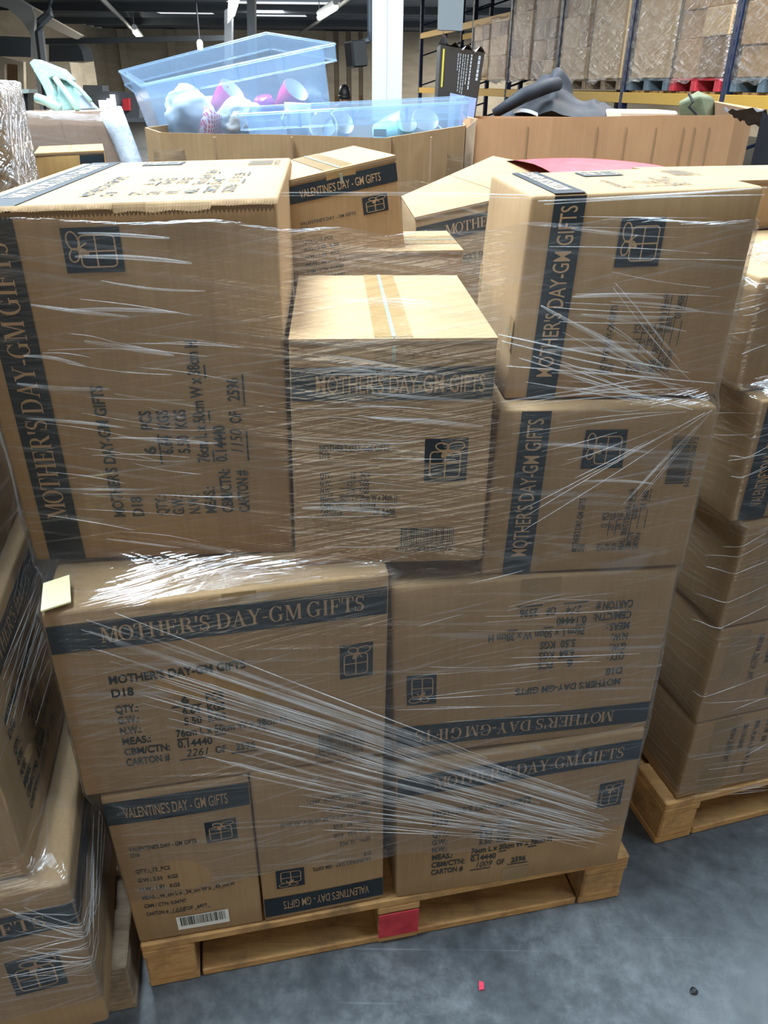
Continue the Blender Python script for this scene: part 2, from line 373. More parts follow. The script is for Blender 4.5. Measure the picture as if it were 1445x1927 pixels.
    def hand(s, x0, x1, y, h, seed):
        rnd = random.Random(seed); k = 9; pts = []
        for i in range(k * 3): t = i / (k * 3 - 1); pts.append((x0 + (x1 - x0) * t + rnd.uniform(-.2, .2) * h, y + h * (.5 + .5 * sin(t * k * 2.2 + seed) * rnd.uniform(.6, 1))))
        s.line('printed_text', pts, h * .10, 0, 1)

def lay_big(W, H, number='2261', ink_scale=1.0, serif=True, barcode=True):
    l = Lay(W, H); l.rect('printed_band', 0.003, W - .003, H * .805, H * .94)
    l.serif('printed_band', "MOTHER'S DAY-GM GIFTS", W * .148, W * .925, H * .838, H * .072)
    l.emblem(W * .845, W * .952, H * .49, H * .67)
    P = 'printed_text'; c = H * .040
    def row(t, x, f, e=None, cp=c): return l.text(P, t, W * x, H * (1 - f) - cp / 2, cp, .028, 1.12, end=W * e if e else None)
    def und(x0, x1, f): l.rect(P, W * x0, W * x1, H * (1 - f) - c * .95, H * (1 - f) - c * .78)
    row("MOTHER'S DAY-GM GIFTS", .145, .355, .55); row('D18', .145, .425, .21)
    row('QTY.:', .148, .515, .215); row('6', .345, .505); und(.315, .405, .505); row('PCS', .42, .505, .475)
    row('G.W.:', .148, .575, .212); row('6.64', .345, .565, .40); row('KGS', .42, .565, .475)
    row('N.W.:', .148, .635, .212); row('5.50', .345, .625, .40); row('KGS', .42, .625, .475)
    row('MEAS.:', .148, .697, .235); row('76cm L x 50cm W x 38cm H', .315, .69, .665)
    und(.315, .352, .692); und(.435, .470, .692); und(.562, .600, .692)
    row('CBM/CTN:', .148, .760, .29); row('0.14440', .315, .755, .425)
    row('CARTON #', .148, .822, .285); l.text(P, number, W * .335, H * (1 - .815) - c * .5, c * 1.05, .002, .8, shear=.25); und(.315, .405, .817); row('OF', .43, .817, .465); row('2596', .495, .817, .56); und(.48, .57, .818)
    if barcode: l.barcode(W * .77, W * .925, H * .045, H * .185, '5063089750865')
    return l
def lay_mid(W, H, barcode=True):
    l = Lay(W, H); l.rect('printed_band', 0.002, W - .002, H * .765, H * .90)
    l.text('printed_band', "MOTHER'S DAY-GM GIFTS", W * .12, H * .797, H * .07, .004, m=1, lev=2, end=W * .945)
    P = 'printed_text'; c = H * .028
    def row(t, x, f, e=None): return l.text(P, t, W * x, H * (1 - f) - c / 2, c, .018, end=W * e if e else None)
    def und(x0, x1, f): l.rect(P, W * x0, W * x1, H * (1 - f) - c * .95, H * (1 - f) - c * .83)
    row("MOTHER'S DAY-GM GIFTS", .135, .435, .485); row('D18', .135, .468, .185)
    for t, v, f in (('QTY.:', '12   PCS', .558), ('G.W.:', '2.57   KGS', .593), ('N.W.:', '2.06   KGS', .628)):
        row(t, .137, f, .198); row(v, .272 if len(v) > 9 else .29, f, .385); und(.237, .345, f)
    row('MEAS.:', .137, .663, .212); row('38cm L x 28cm W x 34cm H', .235, .663, .53); und(.235, .53, .663)
    row('CBM/CTN:', .137, .698, .255); row('0.03618', .34, .698, .42); und(.275, .42, .698)
    row('CARTON #', .137, .733, .248); und(.275, .40, .733); row('OF', .41, .733, .44); row('5408', .455, .733, .52); und(.45, .53, .733)
    l.emblem(W * .665, W * .885, H * .405, H * .60)
    if barcode: l.barcode(W * .555, W * .835, H * .065, H * .185, '5063089750872')
    return l
def lay_val(W, H, number='1558', label=True):
    l = Lay(W, H); l.rect('printed_band', 0.002, W - .002, H * .83, H * .965)
    l.text('printed_band', "VALENTINE'S DAY - GM GIFTS", W * .13, H * .863, H * .060, .003, m=1, lev=2, end=W * .84)
    P = 'printed_text'; c = H * .024
    def row(t, x, f, e=None): return l.text(P, t, W * x, H * (1 - f) - c / 2, c, .016, end=W * e if e else None)
    row("VALENTINE'S DAY - GM GIFTS", .105, .335, .585); row('D18', .105, .375, .165)
    row('QTY.:_12_PCS', .11, .482, .36); row('G.W.: 2.55   KGS', .11, .545, .405); row('N.W.: 1.97   KGS', .11, .607, .405)
    row('MEAS.:_46_cm L x _24_cm W x _43_cm H', .11, .668, .805); row('CBM / CTN: 0.04747', .11, .73, .43)
    row('CARTON #', .11, .79, .28); l.text(P, number, W * .30, H * .198, c * 1.1, .002, .8, shear=.3); l.rect(P, W * .29, W * .41, H * .192, H * .195); row('OF _6977_', .42, .79, .60)
    l.emblem(W * .655, W * .88, H * .635, H * .765)
    if label: l.barcode(W * .325, W * .735, H * .055, H * .155, label=True)
    return l

# ------------------------------------------------------------------ cartons
class Hexa:                                                  # bottom fl fr br bl, top fl fr br bl
    def __init__(s, c8): s.c = [Vector(v) for v in c8]; c = s.c; s.w = (c[1] - c[0]).length; s.h = (c[4] - c[0]).length; s.d = (c[3] - c[0]).length
    def p(s, x, y, z):
        c = s.c; lo = (c[0] * (1 - x) + c[1] * x) * (1 - y) + (c[3] * (1 - x) + c[2] * x) * y
        hi = (c[4] * (1 - x) + c[5] * x) * (1 - y) + (c[7] * (1 - x) + c[6] * x) * y
        return lo * (1 - z) + hi * z
FACES = {  # face: (u,v)->xyz in the unit cube
 'front': lambda u, v, e: (u, -e, v), 'right': lambda u, v, e: (1 + e, u, v), 'left': lambda u, v, e: (-e, 1 - u, v), 'top': lambda u, v, e: (u, v, 1 + e)}
def bulge(x, y, z, b):
    k = lambda t: max(0.0, sin(pi * min(1, max(0, t))))
    o = Vector((0, 0, 0))
    if y <= .001: o.y -= b * k(x) * k(z)
    if y >= .999: o.y += b * k(x) * k(z)
    if x <= .001: o.x -= b * k(y) * k(z)
    if x >= .999: o.x += b * k(y) * k(z)
    return o
def carton_at(h, x, y, z, b): o = bulge(x, y, z, b); return h.p(x + o.x / h.w, y + o.y / h.d, z)
def carton(label, h, prints=(), group='printed gift cartons', flaps=False, tape=None, m=None, bl=.004, rad=.006, name='cardboard_box', tape_front=None, seam_dir='y'):
    base = (h.c[0] + h.c[1] + h.c[2] + h.c[3]) / 4
    t = thing(name, label, 'box', base, group)
    m = m or KRAFT
    def param(L_): r = rad / L_; return [0, r * .3, r] + [r + (1 - 2 * r) * i / 8 for i in range(1, 8)] + [1 - r, 1 - r * .3, 1]
    ps = (param(h.w), param(h.d), param(h.h)); dims = (h.w, h.d, h.h)
    def rnd(q):
        l = [q[i] * dims[i] for i in range(3)]; inn = [min(max(l[i], rad), dims[i] - rad) for i in range(3)]
        dv = Vector([l[i] - inn[i] for i in range(3)])
        if dv.length > 1e-9: dv = dv.normalized() * min(rad, max(abs(c) for c in dv))
        return [(inn[i] + dv[i]) / dims[i] for i in range(3)]
    mb = MB()
    for ax in range(3):
        a, b = [i for i in range(3) if i != ax]
        for side in (0, 1):
            def fn(i, j):
                q = [0, 0, 0]; q[ax] = side; q[a] = ps[a][i]; q[b] = ps[b][j]
                o = bulge(*q, bl); r = rnd(q); r[0] += o.x / h.w; r[1] += o.y / h.d
                return h.p(*r)
            na, nb = len(ps[a]), len(ps[b]); b0 = len(mb.V)
            for j in range(nb):
                for i in range(na): mb.V.append(fn(i, j))
            for j in range(nb - 1):
                for i in range(na - 1): mb.F.append((b0 + j * na + i, b0 + j * na + i + 1, b0 + (j + 1) * na + i + 1, b0 + (j + 1) * na + i)); mb.M.append(0)
    import bmesh
    body = mb.build('body', m, t, smooth=False)
    bm = bmesh.new(); bm.from_mesh(body.data); bmesh.ops.remove_doubles(bm, verts=bm.verts, dist=.0004); bmesh.ops.recalc_face_normals(bm, faces=bm.faces)
    for f in bm.faces: f.smooth = True
    bm.to_mesh(body.data); bm.free(); body.data.set_sharp_from_angle(angle=radians(40))
    top_e = 0
    if flaps:
        cm = MB(); cm.hexa([h.p(x, y, 1 + z / h.h) for z in (-.0045, .0002) for x, y in ((.004, -.0018 / h.d), (.996, -.0018 / h.d), (.996, .01), (.004, .01))]); cm.build('corrugated_edge', CORRUGATED, t)
    if flaps:
        top_e = .0035
        for s in (0, 1):
            f = MB(); x0, x1 = (0.0, .497) if s == 0 else (.503, 1.0)
            g = -.0015
            def T(x, z):
                return (lambda y: h.p(x if seam_dir == 'y' else y, y if seam_dir == 'y' else x, 1 + z / h.h))
            vs = []
            for z in (.0002, .0034):
                for x, y in ((x0, g), (x1, g), (x1, 1 - g), (x0, 1 - g)): vs.append(T(x, z)(y))
            f.hexa(vs); f.build('flap', m, t)
    def face(fc, u, v, off):                                 # u,v in metres on the face
        fw = h.d if fc in ('right', 'left') else h.w; fh = h.d if fc == 'top' else h.h
        un, vn = u / fw, v / fh
        e = off / (h.d if fc == 'front' else h.h if fc == 'top' else h.w)
        if fc == 'top': e += top_e / h.h
        x, y, z = FACES[fc](un, vn, 0)
        o = bulge(x, y, z, bl); xe, ye, ze = FACES[fc](un, vn, e)
        return h.p(xe + o.x / h.w, ye + o.y / h.d, ze)
    for fc, rot, lay in prints:
        fw = h.d if fc in ('right', 'left') else h.w; fh = h.d if fc == 'top' else h.h
        for part, lst in lay.parts.items():
            pm = MB()
            for vs, fs, mi, lev in lst:
                o = []
                for (x, y) in vs:
                    a, b = x / lay.W, y / lay.H
                    if rot == 90: a, b = 1 - b, a
                    elif rot == 180: a, b = 1 - a, 1 - b
                    elif rot == 270: a, b = b, 1 - a
                    o.append(face(fc, a * fw, b * fh, .0006 + .0006 * lev))
                pm.add(o, fs, mi)
            nm = part if fc == 'front' else part
            ink = INK if part in ('printed_text', 'barcode') else NAVY
            pm.build(nm, [ink, LETTER_GAP if fc != 'top' else KRAFT_PALE, BARWHITE], t, recalc=False)
    if tape:                                                 # tape over the lid seam, turned down at the front
        tw = tape
        def strip(nm, wd, mt, off, dn, par=None):
            tm = MB()
            def fn(u, v):
                L_ = h.d if seam_dir == 'y' else h.w; Wd = h.w if seam_dir == 'y' else h.d; s = v * (L_ + dn) - dn
                x = .5 + (u - .5) * wd / Wd
                if s >= 0: a = s / L_; return h.p(x, a, 1 + (top_e + off) / h.h) if seam_dir == 'y' else h.p(a, x, 1 + (top_e + off) / h.h)
                if seam_dir == 'y': return h.p(x, -(off + .001) / h.d, 1 + (s + .001) / h.h)
                return h.p(-(off + .001) / h.w, x, 1 + (s + .001) / h.h)
            tm.grid(fn, 2, 24); return tm.build(nm, mt, par or t)
        strip('tape_seam', .006, SEAM, .0014, .03, strip('tape', tw, TAPE, .0008, .05))
    if tape_front:                                           # a tape end on the front: u0,u1,v0,v1 fractions
        for u0, u1, v0, v1 in tape_front:
            tm = MB(); tm.grid(lambda u, v: face('front', (u0 + (u1 - u0) * u) * h.w, (v0 + (v1 - v0) * v) * h.h, .0006), 6, 6); tm.build('tape', TAPE, t)
    return t
def hexa_front(bl, br, tr, tl, depth, back_dz=0.0, dirn=None):
    bl, br, tr, tl = [Vector(v) for v in (bl, br, tr, tl)]
    if dirn is None:
        u = br - bl; n = Vector((-u.y, u.x, 0)).normalized()
    else: n = Vector(dirn).normalized()
    dv = n * depth; up = Vector((0, 0, back_dz))
    return Hexa([bl, br, br + dv, bl + dv, tl, tr, tr + dv + up, tl + dv + up])
def front_px(z0, bl, br, tr, tl, depth, back_dz=0.0, sink=0):
    """front face from its four corners in the photograph, standing on height z0, the face upright"""
    P, Q = at_z(*bl, z0), at_z(*br, z0); u = (Q - P).normalized(); n = Vector((u.y, -u.x, 0))
    return hexa_front(P, Q, at_plane(*tr, P, n), at_plane(*tl, P, n), depth, back_dz)
def yaw_hexa(x, y, z0, w_, d_, h_, ang):
    c, s = cos(ang), sin(ang); pt = lambda a, b, z: Vector((x + a * c - b * s, y + a * s + b * c, z))
    return Hexa([pt(0, 0, z0), pt(w_, 0, z0), pt(w_, d_, z0), pt(0, d_, z0), pt(0, 0, z0 + h_), pt(w_, 0, z0 + h_), pt(w_, d_, z0 + h_), pt(0, d_, z0 + h_)])

# ------------------------------------------------------------------ film round a stack
def hull(pts):
    pts = sorted(set((round(p[0], 5), round(p[1], 5)) for p in pts))
    def half(ps):
        o = []
        for p in ps:
            while len(o) > 1 and (o[-1][0] - o[-2][0]) * (p[1] - o[-2][1]) - (o[-1][1] - o[-2][1]) * (p[0] - o[-2][0]) <= 0: o.pop()
            o.append(p)
        return o[:-1]
    return half(pts) + half(pts[::-1])
class Film:
    def __init__(s, hexas, center, z0, z1, n=240, dz=.014, off=.005, smooth=2, seed=1, wav=.012, lip=.02, amp=.0015, slope=None):
        s.c = center; s.n = n; s.z0, s.z1 = z0, z1; nz = max(4, int((z1 - z0) / dz)); s.nz = nz
        R = []
        for j in range(nz + 1):
            z = z0 + (z1 - z0) * j / nz; pts = []
            for h in hexas:
                for k in range(4):
                    a, b = h.c[k], h.c[k + 4]; t = (z - a.z) / (b.z - a.z)
                    if -.03 <= t <= 1.03: p = a.lerp(b, min(1, max(0, t))); pts.append((p.x, p.y))
            hp = hull(pts) if len(pts) > 2 else None; row = []
            for i in range(n):
                th = 2 * pi * i / n; dx, dy = cos(th), sin(th); best = 0
                if hp:
                    for a, b in zip(hp, hp[1:] + hp[:1]):
                        ex, ey = b[0] - a[0], b[1] - a[1]; den = dx * ey - dy * ex
                        if abs(den) < 1e-9: continue
                        ax, ay = a[0] - center[0], a[1] - center[1]
                        t = (ax * ey - ay * ex) / den; q = (ax * dy - ay * dx) / den
                        if t > 0 and -1e-6 <= q <= 1 + 1e-6: best = max(best, t)
                row.append(best + off)
            R.append(row)
        if slope:
            R = [[max(R[k][i] - abs(k - j) * ((z1 - z0) / nz) * slope(z0 + (z1 - z0) * j / nz) for k in range(max(0, j - 16), min(nz, j + 16) + 1)) for i in range(n)] for j in range(nz + 1)]
        for it in range(smooth):
            R2 = []
            for j in range(nz + 1):
                lo, hi = R[max(0, j - 1)], R[min(nz, j + 1)]; R2.append([max(R[j][i], (lo[i] + hi[i] + 2 * R[j][i]) / 4) for i in range(n)])
            R = R2
        rnd = random.Random(seed); s.R = R
        ph = [rnd.uniform(0, 6.28) for _ in range(8)]
        s.lo = [wav * (sin(3 * 2 * pi * i / n + ph[0]) + .6 * sin(11 * 2 * pi * i / n + ph[1])) for i in range(n)]
        s.hi = [wav * .5 * (sin(4 * 2 * pi * i / n + ph[2]) + .5 * sin(17 * 2 * pi * i / n + ph[3])) for i in range(n)]
        s.ph = ph; s.lip = lip; s.amp = amp
    def r(s, th, z):
        f = (th / (2 * pi)) % 1 * s.n; i = int(f) % s.n; fi = f - int(f); i2 = (i + 1) % s.n
        g = min(max((z - s.z0) / (s.z1 - s.z0), 0), 1) * s.nz; j = min(int(g), s.nz - 1); fj = g - j
        return (s.R[j][i] * (1 - fi) + s.R[j][i2] * fi) * (1 - fj) + (s.R[j + 1][i] * (1 - fi) + s.R[j + 1][i2] * fi) * fj
    def pt(s, th, z, off=0): r = s.r(th, z) + off; return Vector((s.c[0] + r * cos(th), s.c[1] + r * sin(th), z))
    def find(s, px, py):                                     # where a line of sight first meets the film
        d = ray(px, py).normalized(); t = .4; prev = None
        while t < 4:
            p = EYE + d * t; rr = hypot(p.x - s.c[0], p.y - s.c[1]); th = atan2(p.y - s.c[1], p.x - s.c[0])
            if rr < s.r(th, p.z): return th, p.z
            t += .004
        return th, p.z
    def build(s, parent, mt):
        mb = MB(); uv = []; nz = s.nz
        for j in range(nz + 2):
            acc = 0; last = None
            for i in range(s.n + 1):
                ii = i % s.n; th = 2 * pi * ii / s.n; v = min(1, j / nz)
                z = s.z0 + s.lo[ii] + (s.z1 + s.hi[ii] - s.z0 - s.lo[ii]) * v
                o = s.amp * sin(40 * z + 9 * th + s.ph[4]) * sin(5 * th + s.ph[5])
                p = s.pt(th, z, o - (s.lip if j > nz else 0))
                if j > nz: p.z += .004
                if last is not None: acc += (p - last).length
                last = p; mb.V.append(p); uv.append((acc, p.z if j <= nz else p.z + s.lip))
        w_ = s.n + 1
        for j in range(nz + 1):
            for i in range(s.n): mb.F.append((j * w_ + i, j * w_ + i + 1, (j + 1) * w_ + i + 1, (j + 1) * w_ + i)); mb.M.append(0)
        mb.uv = uv; return mb.build('film_sheet', mt, parent, smooth=True, recalc=False)
    def strands(s, lst, parent, mt=None, seed=3, name='pleats'):
        rnd = random.Random(seed); mb = MB()
        for (x0, y0), (x1, y1), r in lst:
            a, b = s.find(x0, y0), s.find(x1, y1); da = (b[0] - a[0] + pi) % (2 * pi) - pi
            k = 14; pts = []; rs = []; w0 = rnd.uniform(-.004, .004)
            for i in range(k + 1):
                t = i / k; q = s.pt(*a).lerp(s.pt(*b), t); th = atan2(q.y - s.c[1], q.x - s.c[0]); z = q.z + w0 * sin(pi * t)
                pts.append(s.pt(th, z, .0015)); rs.append(r * (.25 + .75 * sin(pi * min(1, max(0, .08 + t * .84)))))
            mb.tube(pts, rs, 5)
        return mb.build(name, mt or STRAND, parent, smooth=True)

# ------------------------------------------------------------------ the hall
def floor_mat():
    m = mat('worn_grey_concrete', (.12, .14, .17), .45, spec=.5); nt = m.node_tree; b = nt.nodes['Principled BSDF']
    tc = N(m, 'ShaderNodeTexCoord')
    n1 = N(m, 'ShaderNodeTexNoise', Scale=3.2, Detail=9, Roughness=.68, Distortion=.5); L(m, tc.outputs['Object'], n1.inputs['Vector'])
    n2 = N(m, 'ShaderNodeTexNoise', Scale=26.0, Detail=6, Roughness=.7); L(m, tc.outputs['Object'], n2.inputs['Vector'])
    mx = N(m, 'ShaderNodeMix', _data_type='FLOAT', Factor=.38); L(m, n1.outputs[0], mx.inputs[2]); L(m, n2.outputs[0], mx.inputs[3])
    r = ramp(m, mx.outputs[0], [(.36, (.040, .045, .050)), (.5, (.078, .086, .094)), (.64, (.160, .170, .180))])
    v = N(m, 'ShaderNodeTexVoronoi', Scale=5.0, Randomness=1.0); L(m, tc.outputs['Object'], v.inputs['Vector'])
    sp = ramp(m, v.outputs['Distance'], [(.045, .75), (.085, 0.0)])
    mp = N(m, 'ShaderNodeMapping', Rotation=(0, 0, radians(-28)), Scale=(1.2, 60, 1)); L(m, tc.outputs['Object'], mp.inputs[0])
    n3 = N(m, 'ShaderNodeTexNoise', Scale=1.0, Detail=2); L(m, mp.outputs[0], n3.inputs['Vector'])
    sc = ramp(m, n3.outputs[0], [(.69, 0.0), (.76, .35)])
    m1 = N(m, 'ShaderNodeMix', _data_type='RGBA'); L(m, sp.outputs[0], m1.inputs[0]); L(m, r.outputs[0], m1.inputs[6]); m1.inputs[7].default_value = (.055, .060, .066, 1)
    m2 = N(m, 'ShaderNodeMix', _data_type='RGBA'); L(m, sc.outputs[0], m2.inputs[0]); L(m, m1.outputs[2], m2.inputs[6]); m2.inputs[7].default_value = (.33, .36, .39, 1)
    L(m, m2.outputs[2], b.inputs['Base Color'])
    rr = ramp(m, n2.outputs[0], [(.35, .32), (.65, .52)]); L(m, rr.outputs[0], b.inputs['Roughness'])
    bump(m, n2.outputs[0], .06, .003); return m
fm = MB(); fm.box(-14, 14, -7, 39, -.12, 0); struct('floor', fm, floor_mat())

# ------------------------------------------------------------------ pallets
def pallet(label, x, y, ang, W=1.03, D=1.2, wd=None, red=False, group='wooden pallets on the floor', bottom_dark=False):
    wd = wd or WOOD
    t = thing('wooden_pallet', label, 'pallet', (x, y, 0), group); c, s = cos(ang), sin(ang)
    T = lambda v: Vector((x + v.x * c - v.y * s, y + v.x * s + v.y * c, v.z))
    for i, yy in enumerate((0, .215, .435, .655, .875, 1.075)):
        MB().bbox(0, W, yy * D / 1.2, yy * D / 1.2 + .125 * (D / 1.2), .124, .146, .003, T=T).build('deck_board', wd, t)
    bx = (0, W / 2 - .045, W - .10)
    for i, xx in enumerate(bx):
        w_ = .09 if i == 1 else .10
        MB().bbox(xx, xx + w_, 0.0, D, .102, .1235, .003, T=T).build('stringer_board', wd, t)
        MB().bbox(xx, xx + w_, 0.004, D - .004, 0, .0215, .003, T=T).build('bottom_board', wd, t)
        for yy in (.002, D / 2 - .07, D - .142):
            MB().bbox(xx + .002, xx + w_ - .002, yy, yy + .14, .022, .1015, .004, T=T).build('block', wd, t)
    MB().bbox(.105, W - .105, 0.006, .10, 0, .021, .003, T=T).build('bottom_board', wd, t)
    if red:
        o = MB().bbox(W / 2 - .043, W / 2 + .043, -.0015, .0015, .024, .100, .0006, T=T).build('painted_block_face', RED_PAINT, t); o['label'] = 'red painted block face'
    return t
PANG = radians(11.9)
pallet('pine pallet with a red painted middle block under the tall central stack', -.463, .881, PANG, red=True)
_c, _s = cos(PANG), sin(PANG)
pallet('old weathered pallet corner beside the red-blocked pine pallet', -.478 - 1.0 * _c, .842 - 1.0 * _s, PANG, W=1.0, wd=WOOD_OLD)
pallet('clean pine pallet under the stack at the right edge', .668, 1.231, radians(15.9), W=1.0)

# ------------------------------------------------------------------ the central stack
BIG = lambda W, H, n, **k: lay_big(W, H, n, **k)
V1 = front_px(.147, (262, 1775), (495, 1735), (467, 1460), (187, 1502), .44)
V2 = front_px(.147, (499, 1735), (722, 1690), (722, 1425), (469, 1458), .44)
R1 = front_px(.147, (745, 1690), (1162, 1625), (1215, 1372), (745, 1450), .74)
zL = (V1.c[4].z + V1.c[5].z + V2.c[4].z + V2.c[5].z) / 4 + .003
zR = (R1.c[4].z + R1.c[5].z) / 2 + .003
L2 = front_px(zL, (160, 1500), (724, 1420), (733, 1078), (75, 1157), .74)
R2 = front_px(zR, (742, 1425), (1215, 1372), (1278, 1068), (736, 1106), .74)
zLT = (L2.c[4].z + L2.c[5].z) / 2 + .002; zRT = (R2.c[4].z + R2.c[5].z) / 2 + .002
TL = front_px(zLT, (66, 1056), (552, 1040), (522, 376), (-106, 396), .64, .0)
TC = front_px(zLT, (556, 1065), (907, 1056), (937, 640), (543, 643), .39)
TRL = front_px(zRT, (905, 1083), (1285, 1065), (1352, 765), (940, 772), .36)
zU = (TRL.c[4].z + TRL.c[5].z) / 2 + .003
TRU = front_px(zU, (948, 752), (1345, 745), (1440, 350), (1000, 368), .27)
carton("valentine's day carton standing on the pallet's left end, white barcode label, upright print", V1, [('front', 0, lay_val(.24, .43))])
carton("valentine's day carton printed upside down, beside the white-labelled one", V2, [('front', 180, lay_val(.24, .43, '1670', label=False))])
carton("mother's day carton on the pallet's right end under the upside-down one", R1, [('front', 0, lay_big(.5, .38, '1009', barcode=False))], tape_front=[(.46, .575, .005, .12)])
carton("mother's day carton lying over the two valentine's cartons, cream card on its corner", L2, [('front', 0, lay_big(.5, .38))], tape_front=[(.50, .60, .93, .995)])
carton("mother's day carton lying upside down in the middle of the right column", R2, [('front', 180, lay_big(.5, .38, '274', barcode=False))], tape_front=[(.44, .58, .86, .995)])
tl_lay = lay_big(.5, .38, '1150', barcode=False)
top_lay = lay_big(.64, .41, '1150')
tlb = carton("tallest big carton on end with sideways mother's day print and torn top edge", TL, [('front', 90, tl_lay), ('top', 90, top_lay)], flaps=False)
carton("small upright mother's day carton with taped bare lid in the middle of the stack", TC, [('front', 0, lay_mid(.28, .34))], flaps=True, tape=.055)
carton("small mother's day carton on its side directly under the tilted taped carton", TRL, [('front', 90, lay_mid(.28, .34))])
carton("mother's day carton on its side atop the right column, taped left end showing", TRU, [('front', 90, lay_mid(.28, .34, False)), ('top', 90, lay_mid(.28, .38))])
# tape over the end of the upper right carton
te = [o for o in COL.objects if o.get('label', '').startswith("mother's day carton on its side atop")][0]
tm = MB(); tm.grid(lambda u, v: TRU.p(-.003, 1 - u, .36 + .16 * v - .10 * u), 8, 3); tp = tm.build('tape', TAPE, te)
tm = MB(); tm.grid(lambda u, v: TRU.p(-.0045, 1 - u, .43 + .012 * v - .10 * u), 8, 1); tm.build('tape_seam', SEAM, tp)
# the torn corrugated lid edge of the tall carton
rnd = random.Random(11); tm = MB()
def torn(u, v):
    j = (sin(u * 700) * .0012 + sin(u * 53) * .001)
    drop = .004 + (.007 if .50 < u < .80 else .002) * v + j * v
    return TL.p(u, -.004 - .008 * v * (1 + (.5 if .6 < u < .8 else 0)), 1) + Vector((0, 0, .003 - drop * v))
tm.grid(torn, 260, 3); tm.build('torn_edge', KRAFT, tlb)
tm = MB(); tm.grid(lambda u, v: TL.p(u * .98 + .01, -.0085, 1) + Vector((0, 0, -.004 - .007 * v - .003 * sin(u * 900) * v)), 220, 1); tm.build('corrugated_edge', CORRUGATED, tlb)

# cartons deeper in the stack
VB = hexa_front(at_y(560, 575, 1.47), at_y(772, 540, 1.55), at_y(745, 296, 1.55), at_y(531, 346, 1.47), .25, .0)
carton("tilted valentine's day carton with taped lid behind the bare-lidded small carton", VB, [('front', 0, lay_val(.24, .43, label=False))], flaps=True, tape=.06, seam_dir='y')
LBp = [at_y(632, 478, 1.50), at_y(872, 474, 1.52)]
LBh = hexa_front(Vector((LBp[0].x, LBp[0].y, zLT)), Vector((LBp[1].x, LBp[1].y, zLT)), LBp[1], LBp[0], .22)
carton('plain low carton with brown taped lid between the valentine carton and right column', LBh, [], tape=.09, flaps=True, seam_dir='x')
mf, ml, mb_, mr = at_y(780, 412, 1.79), at_y(755, 372, 2.0), at_y(928, 296, 2.28), at_y(1120, 335, 2.08)
dn = Vector((.02, -.03, -.30))
MH = Hexa([mf + dn, mr + dn, mb_ + dn, ml + dn, mf, mr, mb_, ml])
carton("tilted carton with pale bare lid behind the upper right carton", MH, [('front', 0, lay_big(.5, .38, barcode=False))], flaps=True, m=KRAFT, group='printed gift cartons')
# red lid peeping out behind
rl = MB(); a_, b_ = at_y(1040, 326, 2.0), at_y(1300, 332, 2.15)
rl.grid(lambda u, v: a_.lerp(b_, u) + Vector((-.10 * v, .28 * v, .015 * sin(pi * v) + .010 * sin(pi * u))), 10, 6)
rl.grid(lambda u, v: a_.lerp(b_, u) + Vector((0, 0, .010 * sin(pi * u) - .30 * v)), 10, 4)
tag(rl.build('red_plastic_sheet', RED_PAINT), 'red sheet showing behind the carton atop the right column', 'sheet')
nt_ = MB(); q = [at_z(77, 1152, zLT + .002), at_z(134, 1134, zLT + .002), at_z(131, 1084, zLT + .010), at_z(82, 1100, zLT + .012)]
nt_.hexa([v for v in q] + [v + Vector((0, 0, .0025)) for v in q])
tag(nt_.build('cream_card', NOTE), 'cream card tucked under film on the front corner of a carton', 'card')

MAIN_H = [V1, V2, R1, L2, R2, TL, TC, TRL, TRU]
ft = thing('stretch_film', 'clear film wound round the central stack, pleated diagonally low down', 'film', (0, 1.4, .3), 'stretch films round the stacks')
TCf = Hexa([v.copy() for v in TC.c]); 
for k_ in range(4, 8): TCf.c[k_] = TCf.c[k_ - 4].lerp(TCf.c[k_], (TL.c[4].z - zLT) / (TC.c[4].z - zLT))
FM = Film(MAIN_H + [TCf], (.03, 1.33), .285, TL.c[4].z - .018, n=300, dz=.012, smooth=4, lip=.004)
FM.build(ft, FILM)
st = []; wd = []; rnd = random.Random(21)
for i in range(50):                                          # the diagonal fan
    t = i / 49; x0 = 175 + 230 * t ** 1.4 + rnd.uniform(-25, 60); y0 = 1160 + 270 * t + rnd.uniform(-14, 14)
    x1 = 1150 - 50 * rnd.random(); y1 = 1500 + 85 * t + rnd.uniform(-16, 16)
    if rnd.random() < .35: xm = rnd.uniform(.45, .9); x1, y1 = x0 + (x1 - x0) * xm, y0 + (y1 - y0) * xm
    if rnd.random() < .35: xm = rnd.uniform(.1, .5); x0, y0 = x0 + (x1 - x0) * xm, y0 + (y1 - y0) * xm
    (wd if rnd.random() < .55 else st).append(((x0, y0), (x1, y1), rnd.choice((.0005, .0006, .0008, .0011))))
for i in range(26):                                          # pleats from the front edge of the wide carton
    y = rnd.uniform(1420, 1560); st.append(((rnd.uniform(560, 760), y), (rnd.uniform(1000, 1165), 1555 + (y - 1420) * .2 + rnd.uniform(-8, 8)), rnd.choice((.0005, .0007))))
for i in range(26):                                          # level streaks over the tall carton
    y = rnd.uniform(560, 1010); x = rnd.uniform(20, 300); st.append(((x + (y - 400) * .12, y), (x + rnd.uniform(120, 260), y + rnd.uniform(2, 34)), rnd.choice((.0003, .0004, .0006))))
for i in range(22):                                          # gathered towards the corner of the right column
    y = rnd.uniform(520, 1000); x = rnd.uniform(960, 1200); e = rnd.uniform(.35, 1)
    st.append(((x, y), (x + (1340 - x) * e, y + (765 - y) * e), rnd.choice((.0003, .0005, .0007))))
for i in range(16):
    y = rnd.uniform(690, 790); st.append(((rnd.uniform(930, 1050), y + rnd.uniform(-60, 10)), (rnd.uniform(1200, 1345), 740 + rnd.uniform(-30, 30)), rnd.choice((.0004, .0008, .0011))))
